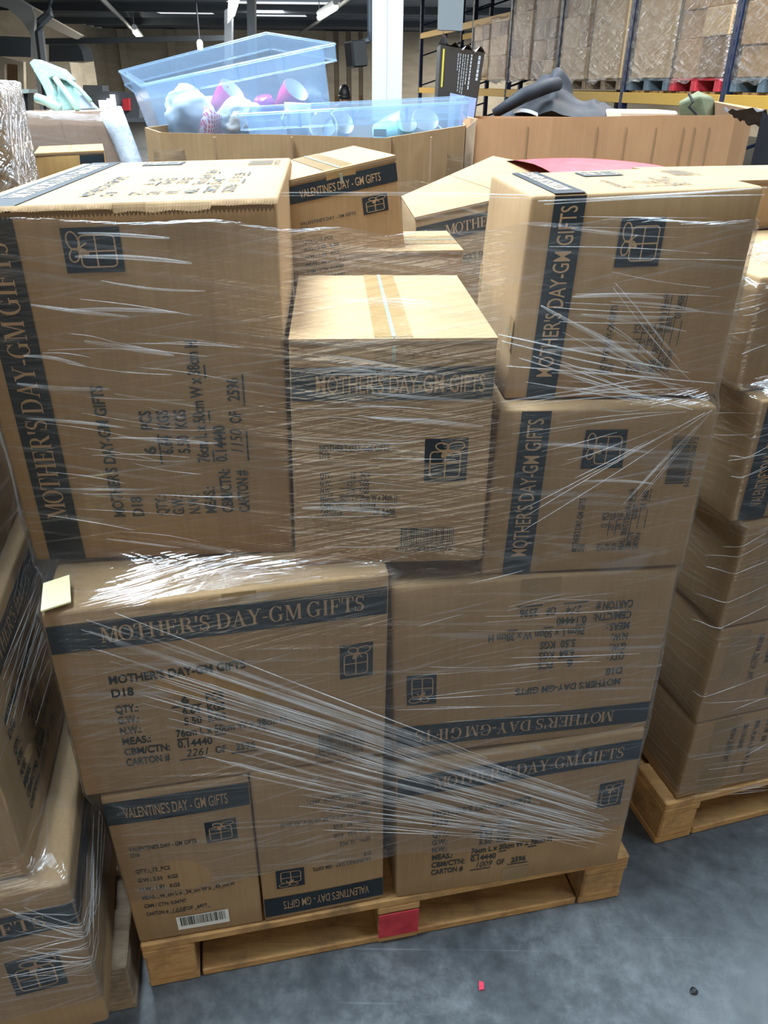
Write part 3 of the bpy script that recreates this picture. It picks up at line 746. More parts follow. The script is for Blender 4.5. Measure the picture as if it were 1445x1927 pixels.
for i in range(24):
    y = rnd.uniform(660, 1040); x = rnd.uniform(545, 700); st.append(((x, y), (x + rnd.uniform(90, 230), y + rnd.uniform(-8, 10)), rnd.choice((.0003, .0004, .0006))))
for i in range(22):
    y = rnd.uniform(1090, 1370); x = rnd.uniform(735, 1000); st.append(((x, y), (x + rnd.uniform(80, 260), y - rnd.uniform(2, 26)), rnd.choice((.0003, .0004, .0006))))
for i in range(10):
    y = rnd.uniform(378, 620); st.append(((rnd.uniform(1010, 1150), y), (rnd.uniform(1250, 1420), y + rnd.uniform(-10, 30)), rnd.choice((.0003, .0005))))
st += [((532, 362), (995, 366), .0011), ((532, 368), (990, 372), .0006), ((935, 628), (1290, 700), .0013), ((940, 640), (1240, 705), .0011), ((1010, 378), (1436, 352), .0014), ((1020, 384), (1430, 366), .0010)]
wd = [(a, b, r * 3.6) for a, b, r in wd]
for i in range(30):
    y = rnd.uniform(420, 1040); x = rnd.choice((rnd.uniform(30, 250), rnd.uniform(560, 700), rnd.uniform(1000, 1150))); wd.append(((x, y), (x + rnd.uniform(120, 230), y + rnd.uniform(0, 26)), rnd.uniform(.0015, .004)))
for i in range(6):
    y = rnd.uniform(500, 980); x = rnd.uniform(1000, 1200); e = rnd.uniform(.5, 1); wd.append(((x, y), (x + (1340 - x) * e, y + (765 - y) * e), rnd.uniform(.0015, .0035)))
FM.strands(st, ft); FM.strands(wd, ft, STRAND_WIDE, name='folds')

# ------------------------------------------------------------------ the stack at the left edge
LA = yaw_hexa(-.479 - .62 * cos(radians(15)), .746 - .62 * sin(radians(15)), .147, .62, .74, .385, radians(15))
b = at_z(56, 1648, .536)
LB = yaw_hexa(b.x - .5 * cos(PANG), b.y - .5 * sin(PANG), .536, .5, .5, .385, PANG)
LC = yaw_hexa(b.x - .03 - .5 * cos(PANG), b.y + .01 - .5 * sin(PANG), .924, .5, .62, .38, PANG)
LBb = yaw_hexa(b.x - .10 - .4 * cos(PANG) - .02, b.y + .52 - .4 * sin(PANG), .536, .40, .38, .385, PANG)
LD = yaw_hexa(b.x - .05 - .5 * cos(PANG), b.y + .01 - .5 * sin(PANG), 1.308, .5, .48, .30, PANG)  # unseen carton added on top to shade the gap beside the stack
e0, e1 = at_y(26, 338, 1.50), at_y(69, 330, 1.78); u = Vector((cos(PANG), sin(PANG), 0)) * .5
LE = Hexa([Vector((p.x, p.y, 1.307)) for p in (e0 - u, e0, e1, e1 - u)] + [Vector((p.x, p.y, at_y(4, 165, 1.5).z)) for p in (e0 - u, e0, e1, e1 - u)])
ll = Lay(.62, .385); ll.rect('printed_band', .002, .618, .385 * .74, .385 * .88); ll.serif('printed_band', "MOTHER'S DAY-GM GIFTS", .09, .575, .385 * .775, .385 * .072); ll.emblem(.62 * .80, .62 * .93, .385 * .36, .385 * .60)
rl2 = Lay(.74, .385); rl2.rect('printed_band', .002, .738, .385 * .74, .385 * .88)
carton('lowest carton of the left edge stack, gift emblem and navy band under shiny film', LA, [('front', 0, ll), ('right', 0, rl2)])
carton("carton with slanting sideways-seen text above the emblem carton at the left edge", LB, [('right', 0, lay_big(.5, .38, barcode=False))])
carton("shadowed carton behind the sideways-seen text carton of the left edge stack", LBb, [])
carton("carton level with the cream card in the left edge stack, under dark film", LC, [('right', 0, lay_big(.62, .38, barcode=False))])
carton('added unseen carton above the dark-filmed one, shading the left edge gap', LD, [])
carton('topmost carton of the left edge stack, wrapped in crumpled silvery film', LE, [])
ft2 = thing('stretch_film', 'film round the left edge stack with bunched pleats low at its corner', 'film', (-.8, 1.1, .3), 'stretch films round the stacks')
FL = Film([LA, LB, LC, LBb], (-.80, 1.08), .235, 1.30, n=220, dz=.014, smooth=3, seed=4)
FL.build(ft2, FILM)
st = []
for i in range(26):
    y = rnd.uniform(1700, 1860); st.append(((rnd.uniform(0, 60), y + 5), (rnd.uniform(140, 188), y - 25 + rnd.uniform(-6, 6)), rnd.choice((.0004, .0006, .0009))))
for i in range(26):
    x = rnd.uniform(2, 70); st.append(((x + 70, 1010 + rnd.uniform(0, 120)), (x, 1250 + rnd.uniform(0, 120)), rnd.choice((.0002, .0003, .0005))))
for i in range(14):
    x = rnd.uniform(150, 176); st.append(((x + rnd.uniform(8, 25), rnd.uniform(1480, 1640)), (x + 10, rnd.uniform(1700, 1790)), rnd.choice((.0004, .0006))))
FL.strands(st, ft2)
ft3 = thing('stretch_film', 'crumpled silvery film over the topmost carton at the left edge', 'film', (-.9, 1.6, 1.31), 'stretch films round the stacks')
FE = Film([LE], (LE.p(.5, .5, 0).x, LE.p(.5, .5, 0).y), 1.312, LE.c[4].z + .004, n=120, dz=.02, smooth=1, seed=5, lip=.09)
FE.build(ft3, FILM_HEAVY)

# ------------------------------------------------------------------ the stack at the right edge
RA_ = radians(15.9)
def rbox(x, y, z0, z1, w_=.5, d=.6): return yaw_hexa(x, y, z0, w_, d, z1 - z0 - .003, RA_)
Ra = rbox(.694, 1.245, .147, .387); Rb = rbox(.690, 1.245, .387, .649); Rc = rbox(.682, 1.245, .649, .893); Rv = rbox(.652, 1.254, .893, 1.139, .43, .46); Rd = rbox(.616, 1.29, 1.139, 1.341, .46, .5)
rv = at_y(1337, 344, 1.72)
Rf = yaw_hexa(rv.x, rv.y, 1.343, .5, .3, rv.z - 1.343, RA_)
carton('lowest carton on the pallet at the right edge, text running down its front', Ra, [('front', 270, lay_val(.24, .43, '2681', label=False))], tape_front=[(.10, .24, .0, .98)])
carton('second carton up at the right edge, tape patches and text running down', Rb, [('front', 270, lay_val(.26, .46, '2667', label=False))], tape_front=[(.06, .15, .45, .95)])
carton("unprinted-fronted carton under the valentine's carton at the right edge", Rc, [], tape_front=[(.10, .18, .2, .98)])
carton("valentine's day carton on its side at the right edge, navy band up its front", Rv, [('front', 90, lay_val(.24, .43, label=False))])
el = Lay(.46, .20); el.rect('gift_emblem', .07, .17, .10, .165)
carton('carton above the navy-banded valentine carton at the right edge', Rd, [('front', 0, el)])
carton('pale-lidded carton topping the right edge stack', Rf, [], flaps=True)
ft4 = thing('stretch_film', 'clear film stretched round the right edge stack', 'film', (1.0, 1.6, .2), 'stretch films round the stacks')
FR = Film([Ra, Rb, Rc, Rv, Rd], (.90, 1.58), .165, 1.345, n=220, dz=.014, smooth=3, seed=9); FR.build(ft4, FILM)
st = []
for i in range(34):
    y = rnd.choice((rnd.uniform(1420, 1500), rnd.uniform(1270, 1340), rnd.uniform(1000, 1180), rnd.uniform(745, 960), rnd.uniform(530, 700))); x = rnd.uniform(1290, 1400)
    st.append(((x, y), (1443, y - rnd.uniform(5, 30)), rnd.choice((.0004, .0006, .0009))))
FR.strands(st, ft4)

# ------------------------------------------------------------------ scraps on the floor
p = at_z(905, 1856, 0); m_ = MB(); m_.hexa([p + Vector(v) for v in ((-.005, -.009, .0005), (.005, -.008, .0005), (.006, .007, .0005), (-.003, .010, .0005), (-.005, -.009, .003), (.005, -.008, .0045), (.006, .007, .003), (-.003, .010, .002))])
tag(m_.build('red_scrap', mat('red_scrap_paper', (.75, .05, .10), .6)), 'small red scrap lying on the grey concrete floor', 'scrap')
p = at_z(1305, 1866, 0); m_ = MB(); m_.lathe([(0, 0), (.007, .001), (.008, .004), (.004, .007), (0, .0075)], 8, T=lambda v: p + Vector((v.x * (1 + .3 * sin(7 * v.y * 100)), v.y, v.z)))
tag(m_.build('dark_crumb', BLACK), 'dark crumb of rubber on the floor at the lower right', 'crumb')

# ------------------------------------------------------------------ the hall behind
from mathutils import noise
CREAM = noisy(mat('cream_blockwork', (.52, .46, .36), .85), (.47, .41, .32), (.58, .52, .41), 1.2, stretch=(1, 1, 4))
DECK = noisy(mat('dark_roof_deck', (.085, .105, .135), .45), (.07, .09, .12), (.12, .145, .18), 1.5, stretch=(.3, 6, 1))
SLATE = mat('dark_slate_steel', (.06, .075, .095), .5)
BEAMGREY = mat('grey_roof_steel', (.30, .32, .33), .5)
RACK_BLUE = mat('blue_rack_steel', (.012, .022, .06), .4)
RACK_YELLOW = mat('yellow_rack_steel', (.50, .30, .05), .5)
LAMP = mat('lit_tube', (1, 1, 1), .4, emit=(1, .93, .76), estr=9)
ROOF_REFLECTION = mat('glowing_roof_reflection', (1, 1, 1), .4, emit=(.93, .96, 1), estr=.75)  # glow stands in for bright reflections on the roof deck
WINLIT = mat('daylit_window', (1, 1, 1), .4, emit=(.95, .98, 1), estr=2.2)
YB, ZC = 44.0, 3.86
wl = MB(); wl.box(-14, 14, YB, YB + .3, 0, ZC); struct('wall_back', wl, CREAM)
for i, px in enumerate((622, 645, 668, 690, 240, 330)):
    p = at_y(px, 150, YB - .2); m_ = MB(); m_.bbox(p.x - .18, p.x + .18, YB - .35, YB - .01, 0, ZC - .02, .01); struct('trim_%d' % (i + 1), m_, CREAM)
wl = MB(); wl.box(-14.3, -14, -7, YB, 0, ZC); struct('wall_left', wl, CREAM)
wl = MB(); wl.box(14, 14.3, -7, YB, 0, ZC); struct('wall_right', wl, CREAM)
cl = MB()
def deck(u, v):
    y = 10.8 + v * (YB - 10.8); k = (v * 174) % 6; return Vector((-14 + 28 * u, y, ZC + (.0 if k < 2 else .12 if k < 5 else .06)))
cl.grid(deck, 2, 174); struct('ceiling', cl, DECK)
for i, y in enumerate((24.0, 30.0, 36.5)):
    m_ = MB(); m_.box(-13.9, 13.9, y, y + .16, ZC - .24, ZC - .01); struct('trim_%d' % (7 + i), m_, SLATE)
for i, (x0, x1, py, lab) in enumerate(((176, 196, 17, 'short glowing reflection strip near the grey knee frame'), (248, 345, 19, 'double glowing reflection strip beside the trunking run'), (432, 640, 5, 'long glowing reflection strip high above the big tote'), (468, 575, 29, 'glowing reflection strip above the right end of the big tote'), (300, 398, 24, 'dim glowing reflection strip left of the sloping bright beam'))):
    a, b = at_z(x0, py, ZC - .02), at_z(x1, py, ZC - .02); y = (a.y + b.y) / 2; m_ = MB(); m_.box(a.x, b.x, y - .3, y + .3, ZC - .035, ZC - .02)
    tag(m_.build('roof_reflection', ROOF_REFLECTION), lab, 'roof light', 'roof reflections')
def lamp(label, p0, p1, z, wd):
    a, b = at_z(*p0, z), at_z(*p1, z); t = thing('fluorescent_light', label, 'lamp', (a + b) / 2, 'strip lights under the roof')
    d = (b - a).normalized(); MB().tube([a - d * .06, b + d * .06], wd, 8).build('tube', LAMP, t)
    MB().tube([a - d * .1 + Vector((0, 0, wd * 1.6)), b + d * .1 + Vector((0, 0, wd * 1.6))], wd * 1.15, 6).build('housing', WHITE_P, t)
    for q in (a, b): MB().tube([q + Vector((0, 0, wd * 1.6)), Vector((q.x, q.y, ZC + .05))], .012, 5).build('hanger', BEAMGREY, t)
lamp('bright strip light above the right end of the big tote', (601, 33), (631, 14), 3.3, .07)
lamp('small warm strip light at the end of the left trunking run', (254, 60), (267, 75), 3.2, .09)
t = thing('pendant_lamp', 'small hanging lamp glowing above the big tote', 'lamp', at_y(377, 90, 27)); a = at_y(377, 94, 27)
MB().lathe([(0, 0), (.08, .01), (.09, .2), (.05, .26), (0, .26)], 10, T=lambda v: a + v).build('bulb', LAMP, t); MB().tube([a + Vector((0, 0, .26)), Vector((a.x, a.y, ZC))], .025, 6).build('cord', SLATE, t)
def run(name, label, cat, pts, z, r, mt, group=None):
    m_ = MB(); m_.tube([at_z(px, py, zz) for (px, py), zz in zip(pts, z if isinstance(z, (list, tuple)) else [z] * len(pts))], r, 6); return tag(m_.build(name, mt), label, cat, group)
run('cable_trunking', 'grey trunking running to the small warm strip light', 'trunking', [(186, -8), (222, 28), (254, 60)], 3.42, .06, BEAMGREY, 'cable trunkings')
run('cable_trunking', 'grey trunking running to the bright strip light', 'trunking', [(668, -12), (600, 40), (562, 64)], 3.55, .05, BEAMGREY, 'cable trunkings')
def slab(name, label, cat, pts, Y, th, mt, kind=None, group=None, lean=None):
    """a solid plate with this outline standing at the depth Y"""
    ps = [at_y(px, py, Y if lean is None else lean(px, py)) for px, py in pts]; m_ = MB(); n = len(ps)
    m_.add(ps + [p + Vector((0, th, 0)) for p in ps], [tuple(range(n)), tuple(range(2 * n - 1, n - 1, -1))] + [(i, i + n, (i + 1) % n + n, (i + 1) % n) for i in range(n)])
    o = m_.build(name, mt)
    if kind: o['kind'] = kind
    if label: tag(o, label, cat, group)
    return o
pf = thing('portal_frame', 'grey steel portal frame with a kneed column at the upper left', 'frame', at_y(82, 160, 21))
def slabp(name, pts, Y, th, mt, par):
    ps = [at_y(px, py, Y) for px, py in pts]; m_ = MB(); n = len(ps)
    m_.add(ps + [p + Vector((0, th, 0)) for p in ps], [tuple(range(n)), tuple(range(2 * n - 1, n - 1, -1))] + [(i, i + n, (i + 1) % n + n, (i + 1) % n) for i in range(n)]); return m_.build(name, mt, par)
slabp('column', [(-60, -30), (30, -4), (60, 14), (66, 30), (64, 55), (78, 130), (90, 215), (100, 300), (86, 300), (76, 215), (60, 80), (54, 58), (40, 38), (14, 16), (-60, -4)], 21, .3, BEAMGREY, pf)
slabp('rafter', [(64, 15), (88, 30), (152, 66), (140, 73), (86, 48), (66, 38)], 21.05, .25, mat('cream_roof_steel', (.42, .39, .33), .6), pf)
run('downpipe', 'dark downpipe bending round the kneed grey column', 'pipe', [(95, -8), (94, 26), (76, 42), (74, 60), (80, 110), (92, 215)], [at_y(95, -8, 20.5).z, at_y(94, 26, 20.5).z, at_y(76, 42, 20.5).z, at_y(74, 60, 20.5).z, at_y(80, 110, 20.5).z, at_y(92, 215, 20.5).z], .10, SLATE)
slab('roof_beam', 'long dark beam across the cream back wall', 'beam', [(85, 72), (430, 66), (430, 76), (85, 83)], 30, .3, SLATE)
slab('stanchion', 'dark stanchion with a bright sloping brace above the big tote', 'stanchion', [(422, 20), (436, 10), (434, 300), (422, 300)], 26, .3, SLATE)
slab('sloping_batten', 'pale lit batten sloping up beside the dark stanchion', 'batten', [(430, -10), (452, -10), (440, 30), (428, 44)], 25.5, .15, mat('pale_batten', (.6, .63, .65), .4))
slab('thin_column', 'thin grey column rising behind the big tote', 'column', [(464, -20), (479, -20), (481, 200), (467, 200)], 16, .2, BEAMGREY)
slab('extractor_duct', 'dark rounded duct on the wall above the green folded chair', 'duct', [(92, 84), (146, 83), (154, 95), (160, 124), (92, 116)], 29.3, 1.0, SLATE)
m_ = MB(); a, b = at_y(88, 116, 25), at_y(131, 117, 25); c_ = at_y(166, 128, 29)
m_.hexa([Vector((a.x, a.y, 0)), Vector((b.x, b.y, 0)), Vector((c_.x, c_.y, 0)), Vector((a.x, 29, 0)), a, b, Vector((c_.x, c_.y, b.z + .1)), Vector((a.x, 29, a.z + .1))]); struct('wall_office', m_, CREAM)
slab('dark_cabinet', 'tall dark cabinet at the upper left behind the stacks', 'cabinet', [(-40, 66), (58, 70), (58, 108), (40, 106), (-40, 104)], 23, .8, SLATE)
slab('cream_door_frame', 'cream frame round a brown doorway at the far left', 'door frame', [(0, 106), (44, 116), (46, 212), (34, 212), (33, 122), (8, 119), (9, 170), (0, 170)], 22, .15, CREAM)
slab('brown_door', 'brown door inside the cream frame at the far left', 'door', [(8, 119), (33, 122), (34, 214), (8, 214)], 22.2, .08, KRAFT_DARK)
slab('dark_shelving', 'dark shelving with clutter against the back wall left of the big tote', 'shelving', [(156, 160), (192, 161), (193, 172), (262, 174), (262, 222), (156, 222)], 26, .6, SLATE)
wn = MB(); p_, q_ = at_y(188, 202, 25.9), at_y(216, 178, 25.9)
for a_, b_, c2, d2 in ((0, .45, 0, .55), (.5, .7, 0, .7), (.72, 1, .0, 1)): wn.box(p_.x + (q_.x - p_.x) * a_, p_.x + (q_.x - p_.x) * b_, 25.86, 25.9, p_.z + (q_.z - p_.z) * c2, p_.z + (q_.z - p_.z) * d2)
struct('window_1', wn, WINLIT)
slab('red_extinguisher', 'small red object hanging before the dark shelving', 'extinguisher', [(230, 186), (242, 185), (243, 208), (231, 208)], 25.82, .2, RED_PAINT)
slab('dark_coats', 'dark coats hanging at the far left beside the silvery film', 'coats', [(32, 176), (52, 174), (58, 420), (36, 420)], 12, .2, BLACK)
slab('coat_rail', 'pale rail over the dark coats at the far left', 'rail', [(28, 168), (54, 168), (54, 175), (28, 177)], 11.9, .3, mat('pale_green_rail', (.45, .56, .54), .4))

# the white column
cp = at_y(728, 190, 8.0); c0 = MB(); hw = 28 / 1650 * 8
c0.bbox(cp.x - hw, cp.x + hw, 8.0, 8.02, 0, ZC + 1, .002); c0.bbox(cp.x - hw, cp.x + hw, 8.26, 8.28, 0, ZC + 1, .002); c0.bbox(cp.x - .01, cp.x + .01, 8.02, 8.26, 0, ZC + 1, .002)
c0.bbox(cp.x - hw - .002, cp.x - .005, 7.985, 8.0, 0, ZC + 1, .002)
struct('pillar', c0, WHITE_P)
# the hanging loudspeaker
Ys = 11.0; s0 = at_y(651, 76, Ys); s1 = at_y(690, 76, Ys); s2 = at_y(690, 127, Ys)
t = thing('loudspeaker', 'black loudspeaker hanging left of the white pillar', 'loudspeaker', (s0 + s2) / 2)
T = lambda v: Vector(((s0.x + s1.x) / 2, Ys, (s0.z + s2.z) / 2)) + Matrix.Rotation(-.10, 3, 'Y') @ (Matrix.Rotation(.5, 3, 'Z') @ v)
W2, H2 = (s1.x - s0.x) / 2 * .82, (s0.z - s2.z) / 2
MB().bbox(-W2, W2, -.10, .12, -H2, H2, .02, T=T).build('cabinet', BLACK, t); cb = [o for o in t.children][0]; MB().bbox(-W2 * .85, W2 * .85, -.112, -.10, -H2 * .92, H2 * .92, .003, T=T).build('grille', mat('speaker_grille', (.03, .034, .036), .8), cb)
m_ = MB(); m_.tube([at_y(680, 80, Ys + .15), at_y(694, 76, Ys + .15), at_y(696, 60, Ys + .15), Vector((at_y(694, 30, Ys + .15).x, Ys + .15, ZC))], .035, 8); m_.build('bracket', SLATE, t)
slab('wall_pipe', 'pale pipe bracket on the back wall below the loudspeaker', 'pipe', [(612, 112), (655, 96), (656, 100), (612, 117)], 43.85, .14, BEAMGREY)

# the person
pp = at_y(648, 170, 14.6); ht = at_y(648, 163, 14.6).z
def skin_body(name, joints, edges, mt):
    me = bpy.data.meshes.new(name); me.from_pydata([j[0] for j in joints], edges, []); o = bpy.data.objects.new(name, me); COL.objects.link(o)
    md = o.modifiers.new('skin', 'SKIN'); md.use_smooth_shade = True
    for v, j in zip(me.skin_vertices[0].data, joints): v.radius = j[1]
    me.skin_vertices[0].data[0].use_root = True
    sb = o.modifiers.new('smooth', 'SUBSURF'); sb.levels = 2; sb.render_levels = 2; me.materials.append(mt); return o
k = (ht - .03) / 1.68; J = lambda x, y, z: (x * k, y * k, z * k)
jts = [(J(0, 0, .92), (.15 * k, .11 * k)), (J(0, 0, 1.15), (.15 * k, .11 * k)), (J(0, 0, 1.36), (.17 * k, .11 * k)), (J(0, 0, 1.45), (.06 * k, .06 * k)), (J(0, -.01, 1.52), (.07 * k, .085 * k)), (J(0, -.01, 1.62), (.075 * k, .09 * k))]
ed = [(0, 1), (1, 2), (2, 3), (3, 4), (4, 5)]
for s in (-1, 1):
    b0 = len(jts); jts += [(J(s * .19, 0, 1.37), (.055 * k,) * 2), (J(s * .23, .01, 1.10), (.045 * k,) * 2), (J(s * .22, -.04, .85), (.034 * k,) * 2), (J(s * .22, -.06, .77), (.03 * k, .04 * k)),
      (J(s * .10, 0, .82), (.09 * k,) * 2), (J(s * .11, 0, .48), (.06 * k,) * 2), (J(s * .11, .02, .08), (.045 * k,) * 2), (J(s * .12, -.14, .045), (.04 * k,) * 2)]
    ed += [(2, b0), (b0, b0 + 1), (b0 + 1, b0 + 2), (b0 + 2, b0 + 3), (0, b0 + 4), (b0 + 4, b0 + 5), (b0 + 5, b0 + 6), (b0 + 6, b0 + 7)]
per = skin_body('person', jts, ed, mat('skin_and_dark_clothes', (.42, .22, .16), .6)); per.location = (pp.x, pp.y, 0)
tag(per, 'person in a black knitted beanie far behind the totes', 'person')
bt = MB(); bt.lathe([(.098 * k, -.05), (.108 * k, 0), (.106 * k, .05), (.085 * k, .11), (.05 * k, .15), (.0, .165)], 18, T=lambda v: Vector((pp.x, pp.y - .005, 1.575 * k)) + v); bt.lathe([(.104 * k, -.055), (.114 * k, -.05), (.116 * k, -.01), (.108 * k, 0)], 18, T=lambda v: Vector((pp.x, pp.y - .005, 1.575 * k)) + v)
bt.build('beanie', BLACK, per, smooth=True)
cm = MB(); cm.lathe([(.16 * k, .80), (.19 * k, .95), (.19 * k, 1.2), (.215 * k, 1.36), (.12 * k, 1.44), (.075 * k, 1.46)], 16, T=lambda v: Vector((pp.x + v.x, pp.y + v.y * .75, v.z * k))); cm.build('coat', BLACK, per, smooth=True)
slab('brown_board', 'brown board on the back wall beside the person in the beanie', 'board', [(620, 180), (680, 180), (680, 215), (620, 215)], 43.85, .14, KRAFT_DARK)

# ------------------------------------------------------------------ pallet racking on the right
r0 = at_y(1361, 172, 9.0); dR = Vector((-.4455, 2.25, 0)); nR = Vector((dR.y, -dR.x, 0)).normalized(); zb = at_y(1361, 176, 9.0).z
rk = thing('pallet_rack', 'blue and yellow pallet racking receding along the right side', 'rack', (r0.x, r0.y, 0))
u_ = dR.normalized()
def TR(i): o = Vector((r0.x, r0.y, 0)) + dR * i; return lambda v: o + nR * v.x + u_ * v.y + Vector((0, 0, v.z))
for i in range(-1, 7):
    for x in (0, 1.05):
        m_ = MB(); m_.bbox(x, x + .08, -.05, .05, 0, 3.7, .004, T=TR(i))
        for j in range(26):
            if x == 0: m_.box(-.004, 0, -.018, -.006, .3 + j * .12, .35 + j * .12, 0, T=TR(i))
        m_.build('upright', RACK_BLUE, rk)
    m_ = MB()
    for j in range(5): a, b = TR(i)(Vector((.08, 0, .3 + j * .65))), TR(i)(Vector((1.05, 0, .6 + j * .65))); m_.tube([a, b], .018, 5)
    m_.build('brace', RACK_BLUE, rk)
bay = dR.length
for i in range(-1, 6):
    for x in (-.005, 1.08):
        for z in ((zb - .13,) if i < 3 else (zb - .13, zb + 1.05)): MB().bbox(x, x + .05, .05, bay - .05, z, z + .12, .004, T=TR(i)).build('beam', RACK_YELLOW, rk)
for i in (-1, 0):
    pm = MB()
    for j in range(14): pm.box(.06, 1.06, .10 + j * .155, .19 + j * .155, zb - .012, zb + .012, 0, T=TR(i))
    pm.build('slatted_deck', WOOD, rk)
CART = [cardboard('rack_carton', (.34, .205, .10), (.45, .28, .145)), cardboard('rack_carton_pale', (.46, .31, .165), (.56, .40, .23)), cardboard('rack_carton_dark', (.24, .15, .09), (.30, .20, .12))]
names = ['nearest', 'second', 'third', 'fourth', 'fifth', 'sixth', 'seventh']
BLUEPAL = mat('grey_blue_pallet_paint', (.10, .14, .17), .7)
rr = random.Random(5)
for i in range(-1, 4):
    for s in (0, 1):
        y0, y1 = (.10, 1.12) if s == 0 else (1.18, bay - .10)
        where = '%s bay of the racking, %s half' % (names[i + 1], 'nearer' if s == 0 else 'farther')
        Tq = TR(i); lo = zb + .015
        pcol = RED_PAINT if (i, s) == (0, 0) else BLUEPAL if (i, s) in ((0, 1), (-1, 1)) else WOOD_OLD
        if i < 2:
            c0_ = Tq(Vector((.5, (y0 + y1) / 2, lo))); t = thing('wooden_pallet', ('red painted pallet' if pcol is RED_PAINT else 'dull pallet') + ' under the load in the ' + where, 'pallet', c0_, 'pallets on the racking')
            for yy in (y0, (y0 + y1) / 2 - .05, y1 - .1): MB().bbox(.0, 1.0, yy, yy + .1, lo, lo + .10, .003, T=Tq).build('runner', pcol, t)
            for q in range(5): MB().bbox(.02 + q * .2, .15 + q * .2, y0, y1, lo + .1, lo + .125, .003, T=Tq).build('deck_board', pcol, t)
        z = lo + .128; hx = []; tall = (i, s) in ((0, 1), (1, 0))
        lvl = 0
        while z < zb + (1.55 if i < 3 else .95):
            h_ = 1.5 if tall else rr.uniform(.26, .40); ncol = 1 if tall or rr.random() < .3 else 2
            for q in range(ncol):
                ya = y0 + (y1 - y0) * q / ncol; yb = y0 + (y1 - y0) * (q + 1) / ncol; m_ = MB(); dx = rr.uniform(0, .05)
                m_.bbox(dx, .98, ya + .006, yb - .006, z, z + h_ - .004, .008, T=Tq)
                o = m_.build('cardboard_box', CART[1 if tall else rr.choice((0, 0, 1, 2))]); lv = ['bottom', 'second', 'third', 'fourth', 'fifth', 'sixth', 'seventh'][lvl]
                tag(o, 'brown carton in the %s layer, %s%s' % (lv, where, '' if ncol == 1 else (', near side' if q == 0 else ', far side')), 'box', 'cartons on the racking')
            z += h_; lvl += 1
        vs = [Tq(Vector((x, y, zz))) for zz in (lo + .13, z) for x, y in ((0, y0), (0, y1), (.98, y1), (.98, y0))]
        H8 = Hexa(vs); cc = H8.p(.5, .5, 0)
        ff = thing('stretch_film', 'wrinkled film round the load in the ' + where, 'film', cc, 'films on the racking')
        Film([H8], (cc.x, cc.y), lo + .10, z - .02, n=72, dz=.08, smooth=1, seed=i * 3 + s + 9, wav=.03, amp=.006, off=.012).build(ff, FILM_RACK)
slab('grey_panel', 'grey-blue panel hung beside the far racking', 'panel', [(826, -20), (874, -20), (870, 58), (824, 56)], 11.5, .15, mat('grey_blue_panel', (.24, .29, .33), .6))

# ------------------------------------------------------------------ big open cartons behind the stack
def shell(name, label, rim, zbot, mt, th=.007, group='big open cartons behind the stack', taper=0, inner=None):
    n = len(rim); cx = sum(p.x for p in rim) / n; cy = sum(p.y for p in rim) / n; cz = min(p.z for p in rim)
    t = thing(name, label, 'box', (cx, cy, zbot), group); m_ = MB()
    def ring(f, z=None): return [Vector((cx + (p.x - cx) * f, cy + (p.y - cy) * f, p.z if z is None else z)) for p in rim]
    f_in = 1 - th / .5; R = [ring(1 + taper, zbot), ring(1), ring(f_in), ring(f_in + taper, zbot + .01)]
    b = 0
    for a in R: m_.V += a
    for j in range(3):
        for i in range(n): m_.F.append((j * n + i, j * n + (i + 1) % n, (j + 1) * n + (i + 1) % n, (j + 1) * n + i)); m_.M.append(0)
    m_.F.append(tuple(range(n))); m_.M.append(0); m_.F.append(tuple(3 * n + i for i in range(n))); m_.M.append(0)
    m_.build('wall', mt, t); return t
g1r = [at_y(272, 240, 2.95), at_y(300, 249, 2.76), at_y(400, 252, 2.71), at_y(520, 253, 2.68), at_y(620, 256, 2.67), at_y(725, 260, 2.66), at_y(735, 258, 2.66), at_y(800, 248, 2.69), at_y(876, 236, 2.74)]
g1 = shell('open_carton', 'large open carton holding the clear totes of mugs', g1r + [Vector((.33, 3.75, 1.47)), Vector((-.75, 3.75, 1.47))], .15, KRAFT)
for px in (402, 548, 735, 812):                              # scored folds
    a, Yq = at_y(px, 262, 2.64), 2.64; m_ = MB(); m_.box(a.x - .002, a.x + .002, Yq + (.0 if px < 700 else .01), Yq + .03, 1.0, a.z + .005); 
    m_.build('crease', KRAFT_DARK, g1)
g2r = [at_y(896, 224, 2.86), at_y(1040, 221, 2.88), at_y(1150, 219, 2.92), at_y(1240, 217, 2.94), at_y(1385, 217, 2.98), at_y(1407, 219, 3.02), at_y(1416, 224, 3.10)]
g2 = shell('open_carton', 'large open carton with orange-lit right end behind the right column', g2r + [Vector((1.45, 3.5, 1.5)), Vector((.30, 3.5, 1.5))], .15, KRAFT_ORANGE)
fl_ = MB(); a, b = at_y(877, 242, 2.84), at_y(895, 226, 2.85); fl_.hexa([Vector((a.x, a.y, .6)), Vector((b.x, b.y, .6)), Vector((b.x, b.y + .006, .6)), Vector((a.x, a.y + .006, .6)), a, b, b + Vector((0, .006, 0)), a + Vector((0, .006, 0))]); fl_.build('flap', KRAFT_PALE, g2)
for px in (992, 1128, 1185, 1244, 1300, 1322, 1352):
    a = at_y(px, 222, 2.9); yy = next(p.y + (q.y - p.y) * (a.x - p.x) / (q.x - p.x) for p, q in zip(g2r, g2r[1:]) if p.x <= a.x <= q.x) if g2r[0].x <= a.x <= g2r[-1].x else 2.95
    m_ = MB(); m_.box(a.x - .0025, a.x + .0025, yy - .0025, yy + .004, .9, 1.49); m_.build('crease', KRAFT, g2)
fG = thing('stretch_film', 'clear film round the big open carton with the totes', 'film', (-.2, 3.2, .9), 'films round the big open cartons')
